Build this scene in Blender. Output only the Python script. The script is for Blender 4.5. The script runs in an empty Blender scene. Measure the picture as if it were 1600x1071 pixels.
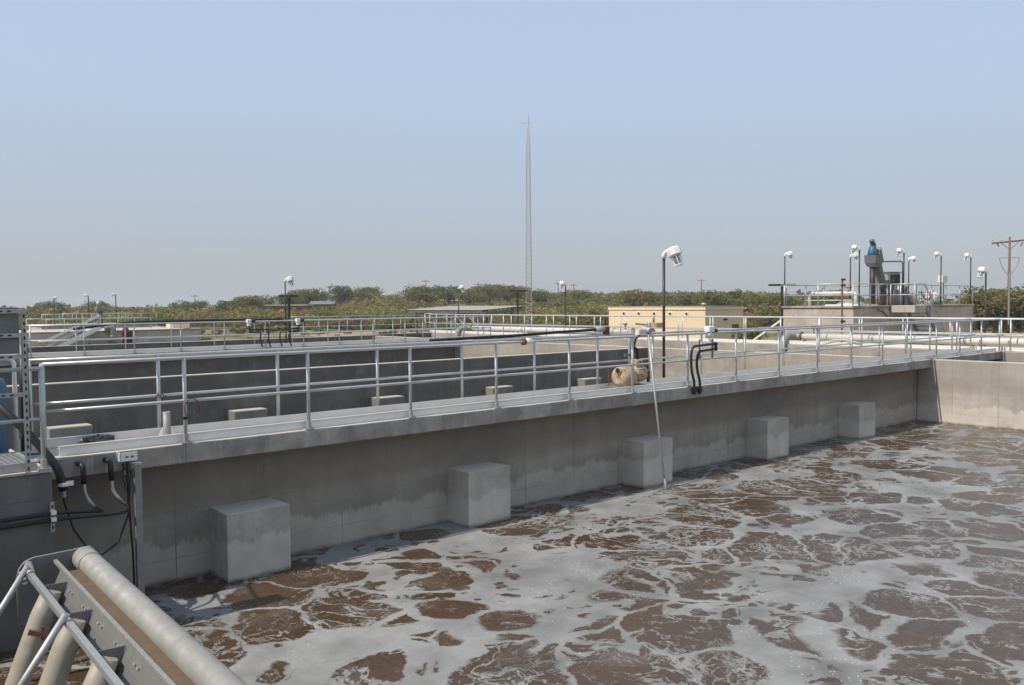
import bpy, bmesh, math, random
import numpy as np
from mathutils import Vector, Matrix
# ---------------------------------------------------------------- camera, world, sun, exposure
scene = bpy.context.scene
COL = scene.collection
R = math.radians
CAM_Z = 1.718
YAW, PITCH, ROLL = 0.7269, 0.045, -0.0074
fw = Vector((math.sin(YAW)*math.cos(PITCH), math.cos(YAW)*math.cos(PITCH), -math.sin(PITCH)))
rt0 = Vector((math.cos(YAW), -math.sin(YAW), 0)); up0 = rt0.cross(fw)
rt = rt0*math.cos(ROLL) + up0*math.sin(ROLL); up = -rt0*math.sin(ROLL) + up0*math.cos(ROLL)
cam_data = bpy.data.cameras.new('camera'); cam = bpy.data.objects.new('camera', cam_data); COL.objects.link(cam)
cam.matrix_world = Matrix(((rt.x, up.x, -fw.x, 0), (rt.y, up.y, -fw.y, 0), (rt.z, up.z, -fw.z, CAM_Z), (0, 0, 0, 1)))
cam_data.sensor_width = 36; cam_data.sensor_fit = 'HORIZONTAL'; cam_data.lens = 1358.34/1600*36
cam_data.clip_start = 0.1; cam_data.clip_end = 20000
scene.camera = cam
SUN_DIR = Vector((-0.76, 0.125, 1.0)).normalized()          # towards the sun
SUN_EL = math.asin(SUN_DIR.z)
world = bpy.data.worlds.new('World'); scene.world = world; world.use_nodes = True
wn, wl = world.node_tree.nodes, world.node_tree.links
bg = wn['Background']; bg.inputs['Strength'].default_value = 0.105
sky = wn.new('ShaderNodeTexSky'); sky.sky_type = 'NISHITA'; sky.sun_disc = False
sky.sun_elevation = SUN_EL; sky.sun_rotation = math.atan2(SUN_DIR.x, SUN_DIR.y)
sky.air_density = 1.0; sky.dust_density = 1.2; sky.ozone_density = 2.0; sky.altitude = 100
geo = wn.new('ShaderNodeNewGeometry'); sp = wn.new('ShaderNodeSeparateXYZ'); wl.new(geo.outputs['Incoming'], sp.inputs[0])
el = wn.new('ShaderNodeMath'); el.operation = 'ABSOLUTE'; wl.new(sp.outputs['Z'], el.inputs[0])
mr = wn.new('ShaderNodeMapRange'); mr.interpolation_type = 'SMOOTHSTEP'; wl.new(el.outputs[0], mr.inputs[0]); mr.inputs[1].default_value = 0.0; mr.inputs[2].default_value = 0.27
hc = wn.new('ShaderNodeMix'); hc.data_type = 'RGBA'; wl.new(mr.outputs[0], hc.inputs['Factor'])
hc.inputs['A'].default_value = (4.6, 4.8, 5.35, 1); hc.inputs['B'].default_value = (5.35, 6.65, 8.4, 1)   # dusty air low down, pale blue above
hz = wn.new('ShaderNodeMix'); hz.data_type = 'RGBA'; hz.inputs['Factor'].default_value = 0.75
wl.new(hc.outputs['Result'], hz.inputs['B'])
wl.new(sky.outputs['Color'], hz.inputs['A']); wl.new(hz.outputs['Result'], bg.inputs['Color'])
sun_data = bpy.data.lights.new('sun', 'SUN'); sun_data.energy = 4.4; sun_data.angle = R(0.55); sun_data.color = (1, 0.93, 0.82)
sun = bpy.data.objects.new('sun', sun_data); COL.objects.link(sun)
sun.rotation_euler = (-SUN_DIR).to_track_quat('-Z', 'Y').to_euler(); sun.location = (-20, 4, 30)
scene.view_settings.view_transform = 'Standard'; scene.view_settings.look = 'None'
scene.view_settings.exposure = 0.0; scene.view_settings.gamma = 1.0
scene.render.engine = 'CYCLES'
rng = random.Random(7); nrng = np.random.default_rng(11)

# ---------------------------------------------------------------- materials
def mat_new(name):
    m = bpy.data.materials.new(name); m.use_nodes = True
    nt = m.node_tree; return m, nt, nt.nodes['Principled BSDF']
class NT:
    """short hand for building node trees"""
    def __init__(s, nt): s.nt = nt; s.n = nt.nodes; s.l = nt.links
    def pos(s): return s.n.new('ShaderNodeNewGeometry').outputs['Position']
    def put(s, sock, v):
        if hasattr(v, 'links') or hasattr(v, 'is_linked'): s.l.new(v, sock)
        else:
            if isinstance(v, (tuple, list)) and len(v) == 3 and sock.type == 'RGBA': v = (*v, 1)
            sock.default_value = v
    def noise(s, vec, scale, detail=4, rough=0.55, out='Fac'):
        t = s.n.new('ShaderNodeTexNoise'); s.put(t.inputs['Vector'], vec); t.inputs['Scale'].default_value = scale
        t.inputs['Detail'].default_value = detail; t.inputs['Roughness'].default_value = rough; return t.outputs[out]
    def voro(s, vec, scale, feature='F1', out='Distance', rand=1.0):
        t = s.n.new('ShaderNodeTexVoronoi'); t.feature = feature; s.put(t.inputs['Vector'], vec)
        s.put(t.inputs['Scale'], scale); t.inputs['Randomness'].default_value = rand; return t.outputs[out]
    def math(s, op, a, b=0.0, c=0.0, clamp=False):
        t = s.n.new('ShaderNodeMath'); t.operation = op; t.use_clamp = clamp
        s.put(t.inputs[0], a); s.put(t.inputs[1], b); s.put(t.inputs[2], c); return t.outputs[0]
    def vmath(s, op, a, b=(0, 0, 0), sc=None):
        t = s.n.new('ShaderNodeVectorMath'); t.operation = op; s.put(t.inputs[0], a); s.put(t.inputs[1], b)
        if sc is not None: s.put(t.inputs['Scale'], sc)
        return t.outputs[0]
    def mix(s, f, a, b, mode='MIX'):
        t = s.n.new('ShaderNodeMix'); t.data_type = 'RGBA'; t.blend_type = mode
        s.put(t.inputs['Factor'], f); s.put(t.inputs['A'], a); s.put(t.inputs['B'], b); return t.outputs['Result']
    def rng(s, v, a, b, c=0.0, d=1.0, smooth=False):
        t = s.n.new('ShaderNodeMapRange'); t.interpolation_type = 'SMOOTHSTEP' if smooth else 'LINEAR'
        s.put(t.inputs[0], v); s.put(t.inputs[1], a); s.put(t.inputs[2], b); s.put(t.inputs[3], c); s.put(t.inputs[4], d); return t.outputs[0]
    def sep(s, v):
        t = s.n.new('ShaderNodeSeparateXYZ'); s.put(t.inputs[0], v); return t.outputs
    def bump(s, h, dist, strength=1.0):
        t = s.n.new('ShaderNodeBump'); t.inputs['Distance'].default_value = dist; t.inputs['Strength'].default_value = strength
        s.put(t.inputs['Height'], h); return t.outputs['Normal']

def concrete(name, col, band=0.0, joints=False, splotch=0.0, warm=0.0):
    m, nt, b = mat_new(name); q = NT(nt); P = q.pos(); x, y, z = q.sep(P)
    big = q.noise(P, 0.55, 5, 0.6); mid = q.noise(P, 3.1, 5, 0.62); fine = q.noise(P, 26, 3, 0.6)
    streak = q.noise(q.vmath('MULTIPLY', P, (2.6, 2.6, 0.16)), 1.6, 5, 0.65)
    c = q.mix(q.rng(big, .34, .66), tuple(v*.70 for v in col), tuple(min(v*1.2, .7) for v in col))
    lift = q.noise(q.vmath('MULTIPLY', P, (.35, .35, 2.4)), 1.1, 5, .6)                 # uneven pour lifts
    c = q.mix(q.rng(lift, .44, .62, 0, .4), c, (col[0]*.66, col[1]*.63, col[2]*.6))
    blot = q.noise(P, 1.15, 6, .7); c = q.mix(q.rng(blot, .54, .66, 0, .4), c, tuple(min(v*1.3, .7) for v in col))
    c = q.mix(q.rng(streak, .42, .68, 0, .42), c, tuple(v*.6 for v in col))
    runs = q.noise(q.vmath('MULTIPLY', P, (5.5, 5.5, .22)), 1.4, 4, 0.7)
    c = q.mix(q.rng(runs, .62, .74, 0, .3), c, tuple(min(v*1.35, .7) for v in col))
    c = q.mix(q.rng(mid, .5, .75, 0, .38), c, tuple(v*1.22 for v in col))
    c = q.mix(q.rng(fine, .3, .7, 0, .22), c, tuple(v*.62 for v in col))
    pores = q.voro(P, 9.0); pm = q.noise(P, 1.7, 2)
    pf = q.math('MULTIPLY', q.math('LESS_THAN', pores, .075), q.math('GREATER_THAN', pm, .5))
    c = q.mix(q.math('MULTIPLY', pf, .75), c, (.035, .03, .026))
    if splotch:
        s1 = q.noise(q.vmath('MULTIPLY', P, (1, 1, .6)), 1.9, 6, 0.68)
        c = q.mix(q.rng(s1, .46, .60, 0, splotch), c, tuple(v*.42 for v in col))
        s2 = q.noise(q.vmath('MULTIPLY', P, (2.5, 2.5, .4)), 2.3, 4, 0.6)
        c = q.mix(q.rng(s2, .62, .7, 0, .45), c, tuple(min(v*1.5, .7) for v in col))
    if band:
        edge = q.math('ADD', z, q.math('MULTIPLY', q.math('SUBTRACT', q.noise(q.vmath('MULTIPLY', P, (1.6, 1.6, .5)), .9, 6, .74), .5), .85))
        low = q.rng(edge, -1.27, -1.37, 0, 1, True)                     # paler washed band above the water line
        c = q.mix(q.math('MULTIPLY', low, q.rng(mid, .25, .6, .45*band, .85*band)), c, tuple(v*1.5 for v in col))
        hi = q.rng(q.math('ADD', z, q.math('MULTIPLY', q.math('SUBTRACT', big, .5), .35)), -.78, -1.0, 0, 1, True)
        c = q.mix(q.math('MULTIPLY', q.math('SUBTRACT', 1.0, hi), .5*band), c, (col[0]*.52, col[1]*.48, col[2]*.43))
        wet = q.rng(q.math('ADD', z, q.math('MULTIPLY', mid, .09)), -1.70, -1.79, 0, 1, True)
        c = q.mix(q.math('MULTIPLY', wet, .75), c, (.075, .05, .032))
    if joints:
        cc = q.math('ADD', x, y)
        fr = q.math('FRACT', q.math('DIVIDE', cc, 1.22)); ln = q.math('LESS_THAN', q.math('ABSOLUTE', q.math('SUBTRACT', fr, .5)), .006)
        jm = q.rng(q.noise(P, 1.2, 3), .40, .56, 0, .8)
        c = q.mix(q.math('MULTIPLY', ln, jm), c, tuple(v*.5 for v in col))
        fz = q.math('FRACT', q.math('DIVIDE', z, .61)); lz = q.math('LESS_THAN', q.math('ABSOLUTE', q.math('SUBTRACT', fz, .5)), .008)
        c = q.mix(q.math('MULTIPLY', lz, q.math('MULTIPLY', jm, .7)), c, tuple(v*.55 for v in col))
    nz = q.sep(q.n.new('ShaderNodeNewGeometry').outputs['Normal'])[2]           # upward faces mixed paler, sunlight painted into their colour
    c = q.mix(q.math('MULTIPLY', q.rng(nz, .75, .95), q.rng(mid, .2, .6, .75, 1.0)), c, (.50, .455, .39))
    q.put(b.inputs['Base Color'], c); b.inputs['Roughness'].default_value = .86
    b.inputs['Specular IOR Level'].default_value = .3
    h = q.math('ADD', q.math('MULTIPLY', fine, .4), q.math('SUBTRACT', mid, q.math('MULTIPLY', pf, 2.0)))
    q.put(b.inputs['Normal'], q.bump(h, .006, .6)); return m
def metal(name, col, metallic=.7, rough=.45, grime=.25, scale=7):
    m, nt, b = mat_new(name); q = NT(nt); P = q.pos()
    n1 = q.noise(P, scale, 5, .65); n2 = q.noise(q.vmath('MULTIPLY', P, (9, 9, 1.2)), 3, 3)
    c = q.mix(q.rng(n1, .38, .72, 0, grime), col, tuple(v*.5 for v in col))
    c = q.mix(q.rng(n2, .5, .75, 0, grime*.6), c, (col[0]*.75, col[1]*.66, col[2]*.55))
    q.put(b.inputs['Base Color'], c); b.inputs['Metallic'].default_value = metallic
    q.put(b.inputs['Roughness'], q.rng(n1, .3, .7, rough-.08, rough+.15)); q.put(b.inputs['Normal'], q.bump(q.noise(P, 60, 3, .6), .0006, .5)); return m
def paint(name, col, rough=.5, grime=.2, scale=6, spec=.4):
    m, nt, b = mat_new(name); q = NT(nt); P = q.pos()
    n1 = q.noise(P, scale, 5, .65)
    c = q.mix(q.rng(n1, .4, .75, 0, grime), col, (col[0]*.55, col[1]*.5, col[2]*.44))
    q.put(b.inputs['Base Color'], c); q.put(b.inputs['Roughness'], q.rng(n1, .3, .7, rough-.08, rough+.12))
    b.inputs['Specular IOR Level'].default_value = spec; return m

M = {}
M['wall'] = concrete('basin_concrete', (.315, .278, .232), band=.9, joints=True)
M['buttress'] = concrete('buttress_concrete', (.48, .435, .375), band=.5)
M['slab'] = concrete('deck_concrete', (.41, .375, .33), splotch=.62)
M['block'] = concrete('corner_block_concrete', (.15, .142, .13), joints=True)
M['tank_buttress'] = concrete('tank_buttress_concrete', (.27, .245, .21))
M['tank_wall'] = concrete('tank_concrete', (.18, .165, .148), joints=True, splotch=.25)  # shade of these walls put into the colour, darker than the end walls
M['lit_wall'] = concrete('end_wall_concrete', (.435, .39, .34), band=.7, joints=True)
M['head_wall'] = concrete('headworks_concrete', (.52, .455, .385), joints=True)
M['alu'] = metal('aluminium_rail', (.54, .54, .53), .5, .44, .35)
M['alu_plate'] = metal('aluminium_plate', (.80, .78, .74), .15, .55, .22, 3)
M['tube'] = paint('dusty_tube', (.33, .315, .29), .55, .5, 7, .4)
M['galv'] = metal('galvanised_steel', (.44, .44, .43), .6, .5, .45, 9)
M['steel'] = metal('stainless_steel', (.31, .297, .275), .3, .58, .45, 16)
M['dull_steel'] = metal('dull_steel', (.20, .20, .205), .5, .55, .4, 6)
M['black'] = paint('black_coating', (.018, .018, .02), .42, .3)
M['rubber'] = paint('black_rubber', (.014, .014, .015), .6, .3)
M['pole_dark'] = paint('dark_bronze_pole', (.035, .028, .026), .45, .3)
M['white'] = paint('white_enamel', (.78, .78, .76), .4, .15)
M['pipe_tan'] = paint('tan_grey_pipe', (.36, .32, .26), .5, .4, 5)
M['pipe_white'] = paint('pale_pipe_coating', (.66, .63, .57), .5, .22, 3)
M['tan'] = paint('tan_machine_paint', (.46, .36, .25), .6, .6, 9)
tn = NT(M['tan'].node_tree); tb0 = M['tan'].node_tree.nodes['Principled BSDF']; tsrc = tb0.inputs['Base Color'].links[0].from_socket
tcol = tn.mix(tn.rng(tn.noise(tn.pos(), 11, 6, .75), .50, .60, 0, .85), tsrc, (.15, .07, .035))
tcol = tn.mix(tn.rng(tn.noise(tn.pos(), 5, 4, .7), .58, .66, 0, .8), tcol, (.55, .47, .36)); tn.l.new(tcol, tb0.inputs['Base Color'])
M['brown'] = paint('brown_scum_board', (.13, .088, .056), .7, .45, 6)
M['rust'] = paint('rusty_brown', (.16, .065, .035), .7, .5, 8)
M['blue'] = paint('blue_paint', (.032, .115, .19), .4, .25)
M['red'] = paint('red_paint', (.32, .035, .03), .45, .3)
M['wood'] = paint('pole_timber', (.20, .12, .085), .8, .5, 12)
M['insul'] = paint('insulator_glaze', (.5, .5, .5), .3, .1)
M['bag'] = paint('dark_plastic_bag', (.05, .05, .048), .35, .6, 20)
M['dark'] = paint('dark_opening', (.02, .018, .016), .7, .2)
M['grate'] = metal('grating_steel', (.55, .55, .54), .5, .5, .3)
M['roof_sheet'] = paint('pale_sheet_roof', (.36, .335, .295), .55, .3, 2)
M['stucco'] = paint('cream_stucco', (.74, .585, .385), .85, .12, 2, .2)
M['stucco_trim'] = paint('cream_trim', (.78, .625, .42), .8, .1, 2, .2)
M['brick_red'] = paint('red_brick', (.24, .075, .05), .85, .4, 4, .2)
M['grey_roof'] = paint('grey_roofing', (.19, .19, .21), .8, .3, 2, .2)
g, nt, b = mat_new('lamp_glass'); b.inputs['Base Color'].default_value = (.55, .57, .6, 1); b.inputs['Roughness'].default_value = .12
b.inputs['Transmission Weight'].default_value = .6; M['glass'] = g

# ---------------------------------------------------------------- mesh helpers
class MB:
    def __init__(s): s.v = []; s.f = []
    def add(s, vs, fs):
        o = len(s.v); s.v += [tuple(v) for v in vs]; s.f += [tuple(i+o for i in f) for f in fs]; return s
    def box(s, x0, x1, y0, y1, z0, z1, bev=0.0):
        x0, x1 = min(x0, x1), max(x0, x1); y0, y1 = min(y0, y1), max(y0, y1); z0, z1 = min(z0, z1), max(z0, z1)
        if bev <= 0:
            return s.add([(x0,y0,z0),(x1,y0,z0),(x1,y1,z0),(x0,y1,z0),(x0,y0,z1),(x1,y0,z1),(x1,y1,z1),(x0,y1,z1)],
                         [(3,2,1,0),(4,5,6,7),(0,1,5,4),(1,2,6,5),(2,3,7,6),(3,0,4,7)])
        e = bev; rings = []
        for (zz, i) in ((z0, e), (z0+e, 0), (z1-e, 0), (z1, e)):
            a, b_, c, d = x0+i, x1-i, y0+i, y1-i
            k = e if i == 0 else e*.4
            rings.append([(a+k,c,zz),(b_-k,c,zz),(b_,c+k,zz),(b_,d-k,zz),(b_-k,d,zz),(a+k,d,zz),(a,d-k,zz),(a,c+k,zz)])
        vs = [p for r_ in rings for p in r_]; fs = [tuple(range(7,-1,-1)), tuple(range(24,32))]
        for k in range(3):
            for j in range(8): fs.append((k*8+j, k*8+(j+1)%8, k*8+8+(j+1)%8, k*8+8+j))
        return s.add(vs, fs)
    def obox(s, c, ax, ay, az, hx, hy, hz_):
        """oriented box: centre, three unit axes, half sizes"""
        c, ax, ay, az = Vector(c), Vector(ax), Vector(ay), Vector(az); vs = []
        for k in (-1, 1):
            for (i, j) in ((-1,-1),(1,-1),(1,1),(-1,1)): vs.append(c+ax*hx*i+ay*hy*j+az*hz_*k)
        return s.add(vs, [(3,2,1,0),(4,5,6,7),(0,1,5,4),(1,2,6,5),(2,3,7,6),(3,0,4,7)])
    def bar(s, p, q, w, h, upv=(0, 0, 1)):
        p, q = Vector(p), Vector(q); a = (q-p); L = a.length; a.normalize(); sd = a.cross(Vector(upv))
        if sd.length < 1e-4: sd = a.cross(Vector((1, 0, 0)))
        sd.normalize(); u_ = sd.cross(a); return s.obox((p+q)/2, a, sd, u_, L/2, w/2, h/2)
    def cyl(s, p, q, r0, r1=None, n=12, cap=True):
        return s.tube([p, q], [r0, r0 if r1 is None else r1], n, cap)
    def tube(s, pts, r, n=10, cap=True):
        pts = [Vector(p) for p in pts]; rs = r if isinstance(r, (list, tuple)) else [r]*len(pts)
        o = len(s.v); prev = None
        for i, p in enumerate(pts):
            d = (pts[min(i+1, len(pts)-1)] - pts[max(i-1, 0)]).normalized()
            if prev is None:
                t = Vector((0, 0, 1)) if abs(d.z) < .9 else Vector((1, 0, 0)); a = d.cross(t).normalized()
            else: a = (prev - d*prev.dot(d)).normalized()
            prev = a; b_ = d.cross(a)
            for k in range(n):
                th = 2*math.pi*k/n; s.v.append(tuple(p + (a*math.cos(th)+b_*math.sin(th))*rs[i]))
        for i in range(len(pts)-1):
            for k in range(n): s.f.append((o+i*n+k, o+i*n+(k+1)%n, o+(i+1)*n+(k+1)%n, o+(i+1)*n+k))
        if cap:
            s.f.append(tuple(o+k for k in range(n-1, -1, -1))); s.f.append(tuple(o+(len(pts)-1)*n+k for k in range(n)))
        return s
    def prism(s, poly, ax, off):
        """extrude a polygon (3d points) by vector off"""
        n = len(poly); off = Vector(off); vs = [Vector(p) for p in poly] + [Vector(p)+off for p in poly]
        return s.add(vs, [tuple(range(n-1, -1, -1)), tuple(range(n, 2*n))] + [(i, (i+1) % n, n+(i+1) % n, n+i) for i in range(n)])
    def build(s, name, mat, parent=None, smooth=False):
        loc = Vector(parent.location) if parent is not None else Vector((0, 0, 0))
        if parent is not None and parent.parent is not None: loc = loc + Vector(parent.parent.location)
        me = bpy.data.meshes.new(name); me.from_pydata([tuple(Vector(v)-loc) for v in s.v], [], s.f)
        me.materials.append(M[mat] if isinstance(mat, str) else mat)
        bm = bmesh.new(); bm.from_mesh(me); bmesh.ops.recalc_face_normals(bm, faces=bm.faces); bm.to_mesh(me); bm.free()
        if smooth:
            me.polygons.foreach_set('use_smooth', [len(p.vertices) == 4 for p in me.polygons])
        o = bpy.data.objects.new(name, me); COL.objects.link(o)
        if parent is not None: o.parent = parent
        return o
def arc(pts, r=.1, n=5):
    """round the corners of a polyline"""
    pts = [Vector(p) for p in pts]; out = [pts[0]]
    for i in range(1, len(pts)-1):
        a, b_, c = pts[i-1], pts[i], pts[i+1]; d0 = (a-b_); d1 = (c-b_); k = min(r, d0.length*.48, d1.length*.48)
        p0 = b_+d0.normalized()*k; p1 = b_+d1.normalized()*k
        for j in range(n+1):
            t = j/n; out.append(p0*(1-t)**2 + b_*2*t*(1-t) + p1*t*t)
    out.append(pts[-1]); return out
def sag(p, q, drop, n=10):
    p, q = Vector(p), Vector(q); return [p.lerp(q, i/n) - Vector((0, 0, drop*4*(i/n)*(1-i/n))) for i in range(n+1)]
def empty(name, loc, label, cat, group=None):
    o = bpy.data.objects.new(name, None); COL.objects.link(o); o.location = loc; o.empty_display_size = .2
    return tag(o, label, cat, group)
def tag(o, label=None, cat=None, group=None, kind=None):
    if label: o['label'] = label
    if cat: o['category'] = cat
    if group: o['group'] = group
    if kind: o['kind'] = kind
    return o
def copy_tree(o, parent=None):
    c = o.copy(); COL.objects.link(c)
    if parent is not None: c.parent = parent
    for ch in list(o.children): copy_tree(ch, c)
    return c
# ---------------------------------------------------------------- terrain and ground
GZ = -1.7
HX0, HX1, HY0, HY1 = -4.0, 33.4, -2.2, 42.9             # the excavated tank block
def sstep(a, b, t):
    t = np.clip((t-a)/(b-a), 0, 1); return t*t*(3-2*t)
def vnoise(x, y, s, seed=0):
    out = 0
    for k, (fx, fy, ph) in enumerate(((1, .37, .3), (-.52, .86, 1.7), (.31, -1.13, 4.1), (1.7, 1.21, 2.2), (-2.1, .9, 5.0))):
        out = out + np.sin((x*fx+y*fy)/s*(1+.13*k) + ph + seed*1.3)/(1+.35*k)
    return out/3.0
def ground_h(x, y):
    r = np.hypot(x, y); th = np.degrees(np.arctan2(x, y))
    z = np.full_like(r, GZ) + .35*vnoise(x, y, 14)*sstep(70, 130, r)
    hill = sstep(23, 33, th)*(1-sstep(56, 70, th))
    lump = .8 + .25*vnoise(x, y, 42, 3)
    z = z + hill*lump*(2.0*sstep(125, 190, r) + 3.0*sstep(190, 300, r)) - 4.0*sstep(380, 1200, r)*hill
    z = z - .9*sstep(150, 600, r)*(1-hill) + .5*vnoise(x, y, 90, 5)*sstep(150, 300, r)
    return z
def lines(lo, hi, a, b, near):
    """grid lines: fine close in, growing outwards, with exact lines at a and b"""
    v = {a, b}; t = a
    while t < b-1e-6: v.add(round(t, 3)); t += (b-a)/8
    t, st = b, near
    while t < hi: t += st; st *= 1.045; v.add(round(min(t, hi), 3))
    t, st = a, near
    while t > lo: t -= st; st *= 1.045; v.add(round(max(t, lo), 3))
    return np.array(sorted(v))
gx = lines(-2500, 2500, HX0, HX1, 3.0); gy = lines(-2500, 2500, HY0, HY1, 3.0)
XX, YY = np.meshgrid(gx, gy); ZZ = ground_h(XX, YY); nx, ny = len(gx), len(gy)
gv = np.stack([XX.ravel(), YY.ravel(), ZZ.ravel()], 1)
gf = []
for j in range(ny-1):
    for i in range(nx-1):
        if gx[i] >= HX0-1e-3 and gx[i+1] <= HX1+1e-3 and gy[j] >= HY0-1e-3 and gy[j+1] <= HY1+1e-3: continue
        gf.append((j*nx+i, j*nx+i+1, (j+1)*nx+i+1, (j+1)*nx+i))
m, nt, b = mat_new('dry_ground'); q = NT(nt); P = q.pos()
n1 = q.noise(P, .045, 6, .65); n2 = q.noise(P, .35, 6, .7); n3 = q.noise(P, 5, 4, .7)
c = q.mix(q.rng(n2, .35, .65), (.40, .29, .18), (.29, .20, .12))
c = q.mix(q.rng(n3, .45, .75, 0, .4), c, (.18, .13, .085))
c = q.mix(q.rng(q.math('ADD', n1, q.math('MULTIPLY', n2, .35)), .62, .74), c, (.105, .11, .045))
dist = q.n.new('ShaderNodeVectorMath'); dist.operation = 'LENGTH'; q.put(dist.inputs[0], P)
c = q.mix(q.rng(dist.outputs['Value'], 420, 900, 0, .92, True), c, (.062, .078, .034))   # closed scrub cover far out
q.put(b.inputs['Base Color'], c); b.inputs['Roughness'].default_value = .95; b.inputs['Specular IOR Level'].default_value = .1
q.put(b.inputs['Normal'], q.bump(n3, .06, .7)); M['ground'] = m
me = bpy.data.meshes.new('ground'); me.from_pydata(gv.tolist(), [], gf); me.materials.append(m)
me.polygons.foreach_set('use_smooth', [True]*len(me.polygons))
ground = bpy.data.objects.new('ground', me); COL.objects.link(ground); tag(ground, kind='structure')

# ---------------------------------------------------------------- water with foam
m, nt, b = mat_new('aerated_brown_water'); q = NT(nt); P = q.pos()
w1 = q.vmath('SUBTRACT', q.noise(P, .42, 3, .5, 'Color'), (.5, .5, .5)); w2 = q.vmath('SUBTRACT', q.noise(P, 1.9, 4, .6, 'Color'), (.5, .5, .5))
w3 = q.vmath('SUBTRACT', q.noise(P, 8, 5, .72, 'Color'), (.5, .5, .5))
W0 = q.vmath('ADD', P, q.vmath('SCALE', w1, sc=1.3)); W0 = q.vmath('ADD', W0, q.vmath('SCALE', w2, sc=.34))
W = q.vmath('ADD', W0, q.vmath('SCALE', w3, sc=.16)); W = q.vmath('MULTIPLY', W, (1, 1, 0)); W0 = q.vmath('MULTIPLY', W0, (1, 1, 0))
cover = q.noise(q.vmath('ADD', P, (17, 2, 0)), .2, 3, .55)
# round open cells in the foam blanket, two sizes
r1 = q.rng(cover, .34, .66, .66, .44); c1 = q.voro(W, .92)
big = q.rng(q.math('SUBTRACT', c1, r1), .022, -.018, 0, 1)
m2 = q.noise(q.vmath('ADD', P, (31, 7, 0)), .42, 3); r2 = q.rng(m2, .36, .55, -.05, .54); c2 = q.voro(W, 1.6)
small = q.rng(q.math('SUBTRACT', c2, r2), .02, -.02, 0, 1)
m4 = q.noise(q.vmath('ADD', P, (71, 3, 0)), .6, 3); r4 = q.rng(m4, .40, .56, -.05, .50); c4 = q.voro(q.vmath('MULTIPLY', W, (1, 1.5, 1)), 3.4)
tiny = q.rng(q.math('SUBTRACT', c4, r4), .04, -.04, 0, 1)
opn = q.math('MAXIMUM', big, q.math('MAXIMUM', small, tiny))
# foam threads that cross the open cells
nn = q.noise(q.vmath('ADD', P, (3, 51, 0)), .8, 3)
d1 = q.voro(W, .92, 'DISTANCE_TO_EDGE'); v1 = q.rng(q.math('SUBTRACT', d1, q.rng(nn, .3, .7, .008, .05)), .010, -.006, 0, 1)
def threads(off, scale, stretch, w0, w1, soft, amt):
    """curling foam threads: iso-lines of a warped noise"""
    nz_ = q.noise(q.vmath('ADD', q.vmath('MULTIPLY', W0, stretch), off), scale, 5, .58)
    rid = q.math('ABSOLUTE', q.math('SUBTRACT', nz_, .5)); wd = q.rng(q.noise(q.vmath('ADD', P, off), .75, 3), .38, .66, w0, w1)
    return q.rng(q.math('SUBTRACT', rid, wd), soft, -soft*.6, 0, amt)
v2 = threads((3, 5, 0), 1.0, (1, 1.35, 1), -.004, .020, .006, .95)
v3 = threads((43, 15, 0), 1.9, (1.6, 1, 1), -.012, .022, .007, .85)
v4 = threads((9, 75, 0), 4.2, (1, 1.9, 1), -.03, .035, .012, .8)
film = q.rng(q.noise(q.vmath('ADD', W0, (5, 5, 0)), 1.6, 5, .65), .54, .74, 0, .26)      # thin translucent film over some cells
foam = q.math('MAXIMUM', q.math('MAXIMUM', q.math('SUBTRACT', 1.0, opn), film), q.math('MAXIMUM', q.math('MAXIMUM', v1, v4), q.math('MAXIMUM', v2, v3)))
fn = q.noise(P, 1.3, 5, .6); ff = q.noise(P, 34, 4, .7)
fcol = q.mix(q.rng(fn, .32, .7), (.15, .146, .140), (.285, .278, .270))
rim = q.math('MULTIPLY', q.rng(q.math('SUBTRACT', c1, r1), .16, .0), q.rng(q.noise(P, .9, 3), .45, .65))
fcol = q.mix(q.math('MULTIPLY', rim, .55), fcol, (.34, .335, .325))
sp = q.voro(P, 16.0); fcol = q.mix(q.math('MULTIPLY', q.math('LESS_THAN', sp, .13), q.math('GREATER_THAN', q.noise(P, 2.0, 2), .58)), fcol, (.62, .61, .6))
wcol = q.mix(q.rng(q.noise(P, .5, 4), .35, .65), (.078, .0445, .022), (.058, .033, .0165))
wcol = q.mix(q.rng(q.noise(P, 14, 4, .7), .55, .8, 0, .3), wcol, (.10, .063, .04))
q.put(b.inputs['Base Color'], q.mix(foam, wcol, fcol))
q.put(b.inputs['Roughness'], q.math('ADD', .22, q.math('MULTIPLY', foam, .4)))
b.inputs['IOR'].default_value = 1.33
rip = q.noise(P, 5.5, 4, .6)
hgt = q.math('ADD', q.math('MULTIPLY', foam, .35), q.math('ADD', q.math('MULTIPLY', rip, .8), q.math('MULTIPLY', q.math('MULTIPLY', ff, foam), .3)))
q.put(b.inputs['Normal'], q.bump(hgt, .03, .5)); M['water'] = m
def sheet(name, x0, x1, y0, y1, z, mat):
    return MB().add([(x0,y0,z),(x1,y0,z),(x1,y1,z),(x0,y1,z)], [(0,1,2,3)]).build(name, mat)
WZ = -1.82
tag(sheet('water', -1.5, 25.85, .36, 11.147, WZ, 'water'), kind='structure')
M['still'] = paint('dark_channel_water', (.055, .040, .028), .22, .3, 1, .5)
tag(sheet('water', -3.6, 25.85, 11.8, 21.3, WZ-.3, 'water'), kind='structure')
tag(sheet('water', -3.6, 25.85, 21.62, 32.9, WZ-.3, 'water'), kind='structure')
tag(sheet('water', -3.6, 25.85, 33.9, 40.3, WZ-.3, 'water'), kind='structure')
tag(sheet('water', 26.17, 31.3, .36, 42.6, -.34, 'still'), kind='structure')

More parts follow.
